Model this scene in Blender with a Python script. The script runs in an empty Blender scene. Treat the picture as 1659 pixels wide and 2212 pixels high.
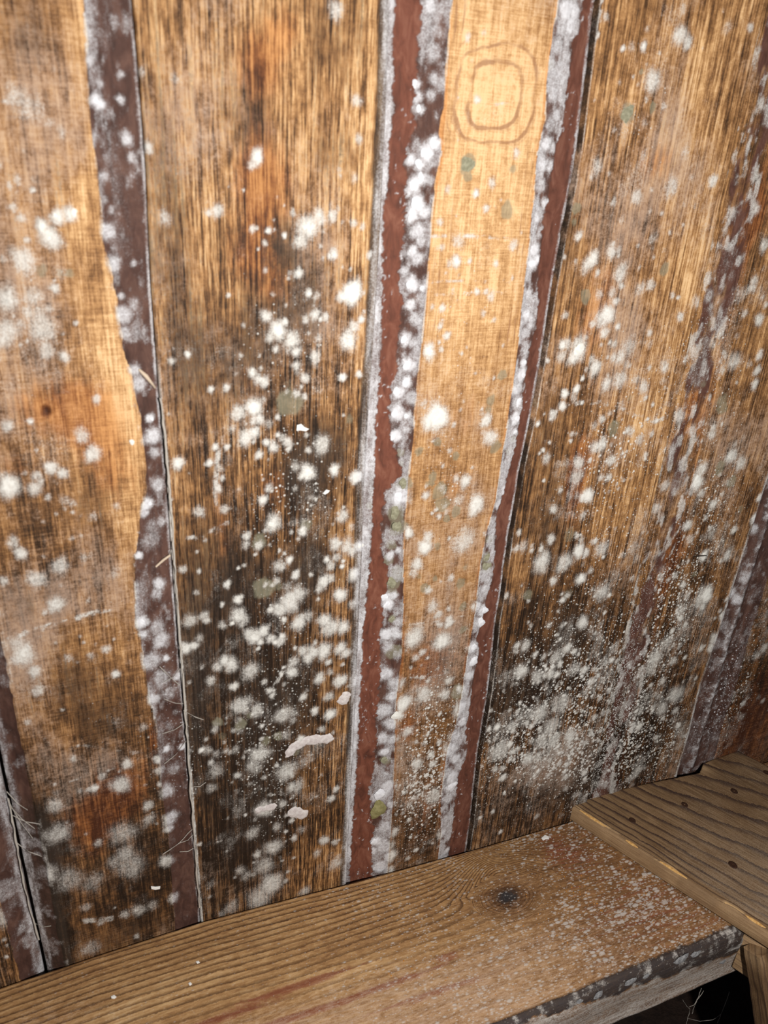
import bpy, math, random
import numpy as np
from mathutils import Matrix, Vector
random.seed(7)
RNG = np.random.default_rng(11)
scene = bpy.context.scene
COL = scene.collection

# ---------------------------------------------------------------- camera
IW, IH, FPX = 1659.0, 2212.0, 1660.0
AX = np.array([[0.91244355, -0.12513914, 0.38959847],
               [-0.40537072, -0.40641395, 0.81884203],
               [0.05586907, -0.90507894, -0.42155753]])   # world axes in (right, down, forward)
CAM = np.array([0.0, -0.75, 0.0])
cam_data = bpy.data.cameras.new('camera')
cam_data.sensor_fit = 'VERTICAL'
cam_data.sensor_height = 24.0
cam_data.lens = FPX / IH * 24.0
cam_data.clip_start = 0.01
cam = bpy.data.objects.new('camera', cam_data)
COL.objects.link(cam)
right, up, back = AX[:, 0], -AX[:, 1], -AX[:, 2]
M4 = Matrix.Identity(4)
for i in range(3):
    M4[i][0], M4[i][1], M4[i][2], M4[i][3] = right[i], up[i], back[i], CAM[i]
cam.matrix_world = M4
scene.camera = cam
cam_data.dof.use_dof = True
cam_data.dof.focus_distance = 1.30
cam_data.dof.aperture_fstop = 4.0

# ---------------------------------------------------------------- world and the phone's flash
world = bpy.data.worlds.new('world'); scene.world = world
world.use_nodes = True
world.node_tree.nodes['Background'].inputs[0].default_value = (0.80, 0.88, 1.0, 1)
world.node_tree.nodes['Background'].inputs[1].default_value = 0.06
fl = bpy.data.lights.new('flash', 'POINT')
fl.energy = 57.0
fl.color = (1.0, 0.955, 0.90)
fl.shadow_soft_size = 0.02
flo = bpy.data.objects.new('flash', fl); COL.objects.link(flo)
flo.location = (0.28, -0.93, -0.05)     # lamp held beside the camera
scene.view_settings.view_transform = 'Standard'
scene.view_settings.look = 'None'
scene.view_settings.gamma = 1.0
scene.view_settings.use_curve_mapping = False
scene.view_settings.exposure = 0.0


# ---------------------------------------------------------------- survey: photo measurements to metres
def ray(px, py):
    return AX @ np.array([px - IW / 2, py - IH / 2, FPX])

def at(px, py, y=0.0):            # point on the wall plane
    d = ray(px, py); t = (y - CAM[1]) / d[1]
    return CAM + d * t

def level(px, py, z):             # point on a horizontal plane
    d = ray(px, py); t = (z - CAM[2]) / d[2]
    return CAM + d * t

def mpp(px, py):                  # metres per photo pixel on the wall
    a = at(px, py); b = at(px + 1, py); c = at(px, py + 1)
    return 0.5 * (abs(b[0] - a[0]) + abs(a[2] - c[2]))

def edge(pts):                    # photo points of an edge -> function X(z)
    P = np.array([at(*p) for p in pts]); o = np.argsort(P[:, 2])
    zz, xx = P[o, 2], P[o, 0]
    return lambda z: np.interp(z, zz, xx)


# ---------------------------------------------------------------- value noise
def vnoise(x, y, seed=0):
    x = np.asarray(x, float); y = np.asarray(y, float)
    x, y = np.broadcast_arrays(x, y)
    r = np.random.default_rng(seed).random((256, 256))
    xi = np.floor(x).astype(int); yi = np.floor(y).astype(int)
    fx = x - xi; fy = y - yi
    fx = fx * fx * (3 - 2 * fx); fy = fy * fy * (3 - 2 * fy)
    a = r[yi & 255, xi & 255]; b = r[yi & 255, (xi + 1) & 255]
    c = r[(yi + 1) & 255, xi & 255]; d = r[(yi + 1) & 255, (xi + 1) & 255]
    return (a * (1 - fx) + b * fx) * (1 - fy) + (c * (1 - fx) + d * fx) * fy

def fbm(x, y, seed=0, octv=4):
    v = 0; a = 0.5; t = 0
    for k in range(octv):
        v = v + a * vnoise(x * 2 ** k, y * 2 ** k, seed + k * 17); t += a; a *= 0.55
    return v / t

def sstep(a, b, x):
    t = np.clip((x - a) / (b - a), 0, 1)
    return t * t * (3 - 2 * t)


# ---------------------------------------------------------------- node helper
class NT:
    def __init__(self, name):
        self.m = bpy.data.materials.new(name); self.m.use_nodes = True
        self.t = self.m.node_tree
        self.t.nodes.clear()
        self.out = self.t.nodes.new('ShaderNodeOutputMaterial')
        self.bsdf = self.t.nodes.new('ShaderNodeBsdfPrincipled')
        self.t.links.new(self.bsdf.outputs[0], self.out.inputs[0])
        self.tc = self.t.nodes.new('ShaderNodeTexCoord')
    def put(self, sock, v):
        if isinstance(v, bpy.types.NodeSocket): self.t.links.new(v, sock)
        elif isinstance(v, (tuple, list)) and len(v) == 3 and sock.type == 'RGBA': sock.default_value = (*v, 1)
        else: sock.default_value = v
    def attr(self, name):
        n = self.t.nodes.new('ShaderNodeAttribute'); n.attribute_name = name
        return n.outputs['Fac']
    def vec(self, scale):
        n = self.t.nodes.new('ShaderNodeMapping'); n.inputs['Scale'].default_value = scale
        self.t.links.new(self.tc.outputs['Object'], n.inputs['Vector']); return n.outputs[0]
    def noise(self, scale, sx=(1, 1, 1), detail=2.0, rough=0.5, dist=0.0):
        n = self.t.nodes.new('ShaderNodeTexNoise')
        self.t.links.new(self.vec(tuple(scale * s for s in sx)), n.inputs['Vector'])
        n.inputs['Scale'].default_value = 1.0; n.inputs['Detail'].default_value = detail
        n.inputs['Roughness'].default_value = rough; n.inputs['Distortion'].default_value = dist
        return n.outputs[0]
    def voro(self, scale, sx=(1, 1, 1)):
        n = self.t.nodes.new('ShaderNodeTexVoronoi')
        self.t.links.new(self.vec(tuple(scale * s for s in sx)), n.inputs['Vector'])
        n.inputs['Scale'].default_value = 1.0
        return n.outputs['Distance'], n.outputs['Color']
    def op(self, o, a, b=None, c=None, clamp=False):
        n = self.t.nodes.new('ShaderNodeMath'); n.operation = o; n.use_clamp = clamp
        self.put(n.inputs[0], a)
        if b is not None: self.put(n.inputs[1], b)
        if c is not None: self.put(n.inputs[2], c)
        return n.outputs[0]
    def add(self, *v):
        r = v[0]
        for k in v[1:]: r = self.op('ADD', r, k)
        return r
    def mul(self, a, b): return self.op('MULTIPLY', a, b)
    def cen(self, n, amp): return self.op('MULTIPLY_ADD', n, amp, -0.5 * amp)   # (n-.5)*amp
    def ss(self, a, b, x):
        n = self.t.nodes.new('ShaderNodeMapRange'); n.interpolation_type = 'SMOOTHSTEP'
        self.put(n.inputs[0], x); n.inputs[1].default_value = a; n.inputs[2].default_value = b
        return n.outputs[0]
    def mix(self, f, a, b, mode='MIX'):
        n = self.t.nodes.new('ShaderNodeMix'); n.data_type = 'RGBA'; n.blend_type = mode
        self.put(n.inputs[0], f); self.put(n.inputs[6], a); self.put(n.inputs[7], b)
        return n.outputs[2]
    def ramp(self, f, stops):
        n = self.t.nodes.new('ShaderNodeValToRGB'); e = n.color_ramp.elements
        while len(e) < len(stops): e.new(0.5)
        for k, (p, c) in enumerate(stops): e[k].position = p; e[k].color = (*c, 1)
        self.put(n.inputs[0], f); return n.outputs[0]
    def finish(self, col, rough=0.8, bump=None, strength=0.4, dist=0.001, spec=0.25):
        self.put(self.bsdf.inputs['Base Color'], col)
        self.put(self.bsdf.inputs['Roughness'], rough)
        self.bsdf.inputs['Specular IOR Level'].default_value = spec
        if bump is not None:
            b = self.t.nodes.new('ShaderNodeBump'); b.inputs['Strength'].default_value = strength
            b.inputs['Distance'].default_value = dist
            self.put(b.inputs['Height'], bump); self.t.links.new(b.outputs[0], self.bsdf.inputs['Normal'])
        return self.m


WOOD_RAMP = [(0.0, (0.016, 0.008, 0.004)), (0.20, (0.055, 0.027, 0.012)), (0.40, (0.158, 0.074, 0.029)),
             (0.60, (0.33, 0.166, 0.064)), (0.80, (0.56, 0.322, 0.142)), (1.0, (0.80, 0.53, 0.28))]

def plank_material(name, streak=1.0, saw=0.0, fine=430.0, seed=0.0):
    n = NT(name)
    s1 = n.noise(fine, (1, 0.02, 0.028), 2.0, 0.6, 0.15)
    s2 = n.noise(150.0, (1, 0.02, 0.045), 3.0, 0.6, 0.3)
    s3 = n.noise(fine * 2.6, (1, 0.02, 0.05), 1.0, 0.6)
    hz = n.noise(700.0, (0.035, 0.02, 1), 2.0, 0.6)
    g1 = n.noise(950.0, (1, 1, 1), 2.0, 0.7)
    g2 = n.noise(260.0, (1, 1, 1), 3.0, 0.65)
    g3 = n.noise(75.0, (1, 1, 1), 3.0, 0.6)
    tone = n.attr('tone'); rust = n.attr('rust'); grime = n.attr('grime'); bark = n.attr('bark')
    mould = n.attr('mould'); green = n.attr('green'); speck = n.attr('speck'); line = n.attr('line')
    cool = n.attr('cool'); barkred = n.attr('barkred')
    t = n.add(tone, n.cen(s1, 1.45 * streak), n.cen(s2, 1.0 * streak), n.cen(s3, 0.9 * streak),
              n.cen(g3, 0.50), n.cen(hz, 0.80 * saw), n.cen(g1, 0.50), n.cen(g2, 0.40))
    col = n.ramp(t, WOOD_RAMP)
    # greyish pink dust lying in patches
    fa = n.attr('film')
    fm = n.ss(0.42, 0.95, n.add(fa, n.cen(g3, 0.7), n.cen(g2, 0.55), n.cen(g1, 0.6), n.cen(s1, 0.5), n.cen(hz, 0.4 * saw)))
    col = n.mix(n.mul(fm, 0.60), col, n.mix(g2, (0.30, 0.20, 0.15), (0.56, 0.43, 0.34)))
    # dark mildew in the grain
    gm = n.ss(0.42, 0.92, n.add(grime, n.cen(s1, 1.1), n.cen(s2, 0.9), n.cen(g2, 0.5), n.cen(g1, 0.4)))
    col = n.mix(n.mul(gm, 0.82), col, (0.034, 0.024, 0.018))
    rm = n.ss(0.30, 0.85, n.add(rust, n.cen(s2, 0.8), n.cen(g3, 0.6), n.cen(g2, 0.3)))
    col = n.mix(n.mul(rm, 0.78), col, n.ramp(n.add(t, -.02), [(0.1, (0.07, 0.020, 0.008)), (0.45, (0.26, 0.088, 0.026)), (0.9, (0.60, 0.27, 0.085))]))
    lm = n.ss(0.30, 0.75, n.add(line, n.cen(g2, 0.5)))
    col = n.mix(n.mul(lm, 0.70), col, (0.26, 0.115, 0.055))
    # bark of the waney edge
    bn = n.noise(60.0, (1.4, 1, 0.55), 5.0, 0.65, 0.8)
    bd = n.ramp(bn, [(0.25, (0.030, 0.015, 0.012)), (0.5, (0.072, 0.036, 0.028)), (0.75, (0.135, 0.072, 0.054))])
    br = n.ramp(bn, [(0.25, (0.070, 0.025, 0.016)), (0.5, (0.165, 0.055, 0.033)), (0.75, (0.26, 0.110, 0.070))])
    bc = n.mix(barkred, bd, br)
    bm = n.ss(0.42, 0.58, n.add(bark, n.cen(g2, 0.14)))
    col = n.mix(bm, col, bc)
    # grey-green colonies
    gr = n.ss(0.35, 0.62, n.add(green, n.cen(g2, 0.30), n.cen(g1, 0.22)))
    gcol = n.mix(g3, (0.16, 0.145, 0.095), (0.30, 0.29, 0.205))
    col = n.mix(n.mul(gr, 0.62), col, gcol)
    # thin dusty film, then the white mould itself, granular at the edges
    film = n.ss(0.10, 0.75, n.add(mould, n.cen(g1, 0.8), n.cen(s1, 0.35), n.cen(g2, 0.4)))
    mcol = n.mix(cool, n.mix(g2, (0.70, 0.68, 0.62), (0.88, 0.88, 0.84)), n.mix(g2, (0.52, 0.50, 0.53), (0.85, 0.87, 0.91)))
    film = n.mul(film, n.op('MULTIPLY_ADD', n.ss(0.0, 0.25, mould), 0.75, 0.25))
    film = n.mul(film, n.op('MULTIPLY_ADD', bm, -0.35, 1.0))
    col = n.mix(n.mul(film, 0.46), col, n.mix(0.35, mcol, (0.52, 0.42, 0.36)))
    core = n.ss(0.30, 1.12, n.add(mould, n.cen(g1, 1.35), n.cen(g2, 0.55), n.cen(s1, 0.35)))
    col = n.mix(n.mul(core, 0.92), col, mcol)
    d1, c1 = n.voro(165.0); d2, c2 = n.voro(340.0)
    sp1 = n.ss(0.0, 0.22, n.op('SUBTRACT', n.mul(n.mul(c1, speck), 0.62), n.add(d1, n.cen(g1, 0.25))))
    sp2 = n.ss(0.0, 0.25, n.op('SUBTRACT', n.mul(n.mul(c2, speck), 0.66), n.add(d2, n.cen(g1, 0.25))))
    sp = n.op('MAXIMUM', sp1, n.mul(sp2, 0.8))
    col = n.mix(n.mul(sp, 0.85), col, mcol)
    h = n.add(n.mul(s1, 0.35), n.mul(s2, 0.3), n.mul(core, 0.9), n.mul(sp, 0.5), n.mul(g1, 0.25), n.mul(hz, 0.3 * saw))
    rough = n.op('MULTIPLY_ADD', core, 0.2, 0.72)
    return n.finish(col, rough, h, 0.55, 0.0012, 0.22)


def mould_material(name, c0, c1, dark=0.0):
    n = NT(name)
    g1 = n.noise(900.0, (1, 1, 1), 3.0, 0.7); g2 = n.noise(210.0, (1, 1, 1), 3.0, 0.6)
    col = n.mix(n.ss(0.3, 0.7, g2), c0, c1)
    col = n.mix(n.mul(n.ss(0.60, 0.74, g1), 0.45), col, tuple(k * 0.45 for k in c0))
    return n.finish(col, 0.95, n.add(g1, g2), 0.7, 0.0015, 0.1)


# ---------------------------------------------------------------- mesh helpers
def mesh_obj(name, verts, faces, mat, parent=None, smooth=True, attrs=None):
    me = bpy.data.meshes.new(name)
    verts = np.asarray(verts, np.float32)
    if len(verts) > 2000:
        faces = np.asarray(faces, np.int32)
        nf, k = faces.shape
        me.vertices.add(len(verts)); me.vertices.foreach_set('co', verts.ravel())
        me.loops.add(nf * k); me.loops.foreach_set('vertex_index', faces.ravel())
        me.polygons.add(nf)
        me.polygons.foreach_set('loop_start', np.arange(0, nf * k, k, dtype=np.int32))
        me.polygons.foreach_set('loop_total', np.full(nf, k, np.int32))
        me.update(calc_edges=True)
    else:
        me.from_pydata([tuple(map(float, v)) for v in verts], [], [tuple(map(int, q)) for q in faces]); me.update()
    if smooth: me.polygons.foreach_set('use_smooth', np.ones(len(me.polygons), bool))
    if attrs:
        for k, v in attrs.items():
            a = me.attributes.new(k, 'FLOAT', 'POINT')
            a.data.foreach_set('value', np.ascontiguousarray(v, np.float32).ravel())
    me.materials.append(mat)
    o = bpy.data.objects.new(name, me); COL.objects.link(o)
    if parent is not None: o.parent = parent
    return o

def tag(o, label=None, cat=None, group=None, kind=None):
    if label: o['label'] = label
    if cat: o['category'] = cat
    if group: o['group'] = group
    if kind: o['kind'] = kind
    return o

def grid_faces(nr, nc):
    i = np.arange(nr - 1)[:, None] * nc + np.arange(nc - 1)[None, :]
    i = i.ravel()
    return np.stack([i, i + 1, i + nc + 1, i + nc], 1)

def pad(a):                       # repeat the rim of a grid once all round
    return np.pad(a, 1, mode='edge')

def tube(pts, rad, sides=6):
    V, F = [], []
    P = [Vector(p) for p in pts]
    for i, p in enumerate(P):
        d = (P[min(i + 1, len(P) - 1)] - P[max(i - 1, 0)]).normalized()
        a = d.orthogonal().normalized(); b = d.cross(a)
        r = rad[i] if hasattr(rad, '__len__') else rad
        for k in range(sides):
            t = 2 * math.pi * k / sides
            V.append(p + (a * math.cos(t) + b * math.sin(t)) * r)
        if i:
            for k in range(sides):
                k2 = (k + 1) % sides; o = (i - 1) * sides
                F.append((o + k, o + k2, o + sides + k2, o + sides + k))
    return V, F

def join_tubes(list_):
    V, F = [], []
    for v, f in list_:
        o = len(V); V += v; F += [tuple(o + i for i in q) for q in f]
    return V, F


# ---------------------------------------------------------------- what grows on the wall (photo pixel, radius in pixels, strength)
WHITE = [
    # left plank
    (108, 512, 24, 1.1), (90, 488, 15, 1.1), (124, 468, 20, 1.0), (156, 462, 18, 1.0), (50, 562, 32, .75), (15, 645, 34, .8),
    (70, 640, 25, .5), (118, 622, 13, .8), (90, 705, 36, .5), (12, 720, 34, .65), (65, 235, 40, .5), (40, 212, 30, .45),
    (136, 285, 16, .65), (160, 315, 13, .6), (205, 560, 16, .65), (140, 770, 14, .8), (100, 757, 20, .55), (15, 920, 15, .7),
    (65, 910, 9, .9), (176, 940, 18, .6), (208, 862, 11, .75), (285, 955, 9, 1), (284, 876, 9, .7), (250, 776, 8, 1),
    (200, 980, 18, .7), (110, 1010, 17, .8), (80, 1028, 15, .75), (20, 1050, 24, .95), (75, 1055, 18, .8), (135, 1022, 15, .7),
    (45, 1195, 15, .8), (130, 1222, 22, .75), (258, 1236, 17, .7), (80, 1252, 22, .7), (28, 1172, 18, .7), (120, 1306, 18, .7),
    (230, 1402, 11, .75), (281, 1430, 10, .85), (75, 1450, 16, .7), (82, 1492, 17, .7), (250, 1456, 9, .9), (40, 1395, 26, .6),
    (50, 1415, 28, .7), (310, 1570, 10, .7), (260, 1695, 22, .8), (275, 1650, 14, .7), (205, 1702, 9, .9), (192, 1705, 8, .8),
    (120, 1740, 20, .7), (262, 1688, 16, .7), (125, 1800, 30, .65), (265, 1800, 32, .6), (280, 1870, 36, .75), (270, 1845, 26, .65),
    (250, 1860, 22, .6), (95, 1890, 26, .9), (150, 1900, 30, .6), (200, 1905, 30, .55), (195, 2048, 24, .5), (300, 1965, 16, .7),
    (330, 1955, 14, .7), (220, 1990, 12, .6), (185, 1960, 12, .6), (270, 1975, 12, .6), (320, 1740, 12, .8), (322, 1770, 16, .7),
    (45, 470, 14, .5), (20, 400, 9, .5), (40, 395, 8, .6), (70, 410, 7, .7), (130, 590, 20, .4), (60, 1560, 10, .5), (10, 1590, 10, .7),
    (20, 1620, 14, .8), (12, 1700, 16, .7), (10, 1980, 26, .8), (30, 1960, 22, .8), (40, 2010, 18, .5),
    # wide streaked plank
    (725, 20, 22, .7), (555, 338, 17, .95), (545, 355, 12, .7), (380, 172, 16, .5), (320, 320, 16, .6), (305, 155, 12, .5),
    (665, 490, 26, .85), (690, 470, 18, .7), (718, 465, 14, .9), (650, 520, 20, .7), (770, 218, 14, .6), (775, 300, 12, .7),
    (720, 548, 13, .9), (470, 455, 16, .8), (450, 460, 10, .6), (355, 470, 18, .5), (545, 495, 9, .9), (580, 498, 8, .9), (572, 525, 7, .8),
    (614, 508, 6, 1), (645, 590, 13, .9), (575, 682, 14, .9), (600, 712, 20, 1), (630, 735, 18, .9), (680, 680, 14, .9),
    (615, 695, 9, .9), (660, 690, 9, .8), (760, 632, 22, 1.3), (738, 640, 14, 1.0), (765, 705, 13, .9), (752, 735, 22, .9), (780, 690, 8, 1),
    (740, 815, 9, 1), (775, 808, 8, 1), (680, 770, 14, .8), (640, 760, 12, .8), (560, 820, 14, .8), (545, 805, 12, .9), (570, 825, 13, .8),
    (515, 892, 18, .8), (548, 880, 20, .9), (560, 905, 14, .8), (530, 945, 20, .9), (548, 935, 15, .8), (620, 955, 14, .8), (695, 960, 20, .9),
    (640, 790, 12, .7), (370, 780, 9, .8), (405, 765, 8, .8), (465, 965, 9, .9), (490, 965, 8, .9), (575, 955, 9, .8), (590, 965, 12, .8),
    (385, 1000, 14, .8), (452, 1000, 10, .8), (665, 1020, 16, 1.1), (722, 1015, 12, .9), (655, 1025, 12, .9), (485, 1100, 11, .8), (470, 1055, 11, .8),
    (590, 1130, 17, 1), (568, 1080, 11, .8), (430, 1105, 15, .6), (725, 1175, 14, .9), (700, 1255, 14, 1), (712, 1250, 12, .9), (735, 1285, 14, 1),
    (625, 1300, 24, 1), (640, 1285, 20, .9), (605, 1315, 18, .8), (515, 1330, 20, .95), (525, 1340, 14, .8), (550, 1375, 17, .95), (585, 1380, 13, .9),
    (540, 1370, 14, .8), (645, 1345, 18, .9), (715, 1355, 20, 1), (700, 1340, 16, .8), (500, 1435, 18, .9), (540, 1450, 20, .9), (485, 1425, 12, .8),
    (675, 1410, 18, .9), (700, 1405, 17, .9), (735, 1400, 14, 1), (745, 1410, 12, .9), (665, 1420, 14, .8), (690, 1465, 14, .9), (735, 1470, 13, .9),
    (520, 1525, 20, .85), (555, 1535, 18, .8), (515, 1520, 14, .7), (610, 1545, 20, .75), (625, 1540, 16, .7), (680, 1535, 9, 1), (655, 1505, 10, .9),
    (560, 1630, 20, .7), (548, 1655, 20, .6), (465, 1665, 22, .6), (620, 1665, 22, .7), (570, 1748, 20, .85), (610, 1736, 9, .9), (640, 1700, 18, .6),
    (715, 1725, 10, .9), (700, 1815, 10, .8), (635, 1810, 8, .8), (725, 1865, 17, .8), (590, 1830, 18, .7), (570, 1870, 24, .65), (585, 1910, 24, .7),
    (545, 1800, 16, .6), (520, 1880, 14, .6), (560, 1940, 26, .6), (500, 1960, 20, .5), (410, 1340, 16, .7), (400, 1400, 14, .8), (430, 1380, 12, .6),
    (435, 1620, 6, 1), (395, 1230, 10, .6), (480, 1350, 12, .7), (455, 1470, 12, .6), (440, 1330, 12, .7), (775, 1470, 16, .9), (760, 1190, 12, .8),
    (740, 1115, 16, .8), (770, 1030, 13, 1.1), (775, 1180, 14, 1.0), (750, 1180, 20, .8), (765, 1240, 14, .9), (782, 1300, 10, .9),
    # narrow pale plank
    (945, 900, 22, 1.2), (925, 910, 18, .9), (1050, 908, 16, .9), (1058, 945, 17, .65), (925, 760, 17, 1.1), (950, 705, 9, .9), (965, 725, 9, .9),
    (990, 520, 18, .6), (985, 565, 11, .9), (1108, 530, 11, .8), (1050, 630, 8, .8), (1030, 630, 7, .8), (1060, 640, 12, .6), (955, 665, 10, .7),
    (918, 1182, 15, 1.1), (900, 1218, 15, .9), (1028, 1090, 18, .9), (1000, 1170, 26, .65), (1005, 1150, 20, .6), (925, 1160, 12, .7), (895, 1375, 24, .9),
    (955, 1385, 20, .9), (890, 1385, 15, .8), (935, 1310, 16, .7), (970, 1345, 10, .8), (920, 1070, 10, .8), (880, 1150, 14, .9), (1005, 1040, 14, .8),
    (990, 1080, 14, .6), (925, 1275, 10, .7), (900, 1650, 12, .8), (930, 1630, 9, .8), (880, 1580, 12, .6), (960, 1500, 14, .7), (915, 1500, 20, .6),
    (870, 1520, 18, 1.0), (858, 1545, 16, 1.0), (940, 1720, 20, .6), (1010, 80, 9, .7), (1045, 70, 8, .6), (1030, 215, 9, .7), (1062, 395, 12, .7),
    (1028, 418, 9, .9), (1050, 450, 8, .8), (950, 480, 9, .9), (1115, 330, 10, .6), (895, 330, 10, .7),
    # grained plank right of it
    (1470, 75, 22, .75), (1485, 90, 15, .9), (1390, 100, 10, 1), (1345, 105, 7, 1), (1410, 175, 24, .7), (1420, 165, 15, .6), (1450, 405, 20, .8),
    (1540, 390, 13, .8), (1375, 425, 17, .6), (1290, 360, 18, .5), (1340, 590, 20, .8), (1310, 680, 22, .9), (1300, 690, 18, .8), (1250, 755, 24, 1),
    (1240, 770, 15, .9), (1280, 700, 9, .8), (1215, 745, 11, .8), (1285, 795, 15, .9), (1385, 620, 13, .9), (1405, 615, 14, .9), (1320, 545, 13, .8),
    (1280, 560, 18, .7), (1270, 570, 14, .7), (1360, 750, 22, .7), (1340, 770, 16, .7), (1340, 820, 18, .8), (1375, 820, 14, .8), (1390, 835, 15, .8),
    (1310, 830, 14, .8), (1245, 840, 9, .9), (1220, 850, 9, .9), (1435, 790, 15, .7), (1300, 960, 16, .8), (1285, 965, 14, .7), (1270, 1070, 14, 1),
    (1258, 1075, 10, .9), (1245, 1030, 18, .7), (1320, 995, 13, .8), (1250, 1000, 14, .7), (1180, 990, 12, .7), (1355, 930, 9, .9), (1300, 905, 9, .8),
    (1250, 1190, 14, .95), (1265, 1195, 11, .8), (1300, 1185, 18, .7), (1195, 1100, 10, .7), (1190, 1165, 10, .8), (1130, 1180, 14, .6), (1255, 1250, 12, 1),
    (1195, 1255, 9, .9), (1170, 1215, 22, .7), (1220, 1215, 22, .7), (1300, 1280, 20, .7), (1258, 1345, 14, .8), (1135, 1395, 12, .8), (1225, 1400, 12, .8),
    (1125, 1450, 18, .9), (1160, 1460, 14, .9), (1200, 1420, 16, .7), (1240, 1445, 15, .7), (1105, 1570, 13, .95), (1170, 1600, 20, .7), (1190, 1570, 20, .85),
    (1165, 1540, 22, .7), (1140, 1640, 16, .9), (1195, 1600, 18, .9), (1080, 1620, 26, .7), (1210, 1520, 22, .7), (1230, 1590, 14, .8), (1060, 1440, 10, .7),
    # bark band and the plank past it
    (1465, 1050, 24, .9), (1480, 1030, 15, .7), (1505, 1040, 19, 1.0), (1515, 1015, 15, .9), (1580, 985, 16, .7), (1600, 1000, 14, .7), (1630, 830, 10, .7),
    (1635, 800, 11, .7), (1585, 780, 18, .7), (1525, 1285, 15, 1.1), (1515, 1290, 22, .7), (1440, 1390, 18, .8), (1415, 1420, 18, .8), (1405, 1440, 16, .8),
    (1520, 1200, 10, .9), (1485, 1135, 12, .8), (1490, 1165, 10, .7), (1570, 1200, 12, .6), (1585, 1145, 9, .8), (1460, 1500, 18, .7), (1430, 1530, 16, .7),
    (1470, 1320, 14, .6), (1540, 1090, 10, .7), (1630, 450, 14, .8), (1650, 530, 13, .8), (1600, 560, 12, .7), (1625, 620, 14, .6), (1640, 690, 12, .7),
    (1480, 330, 16, .6), (1570, 60, 14, .5), (1620, 60, 10, .6), (1475, 20, 14, .5), (1420, 1180, 9, .9), (1430, 1230, 11, .8), (1635, 1415, 12, .7), (1650, 1400, 10, .7),
    (1605, 1520, 7, .8), (1600, 1550, 9, .6),
]
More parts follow.
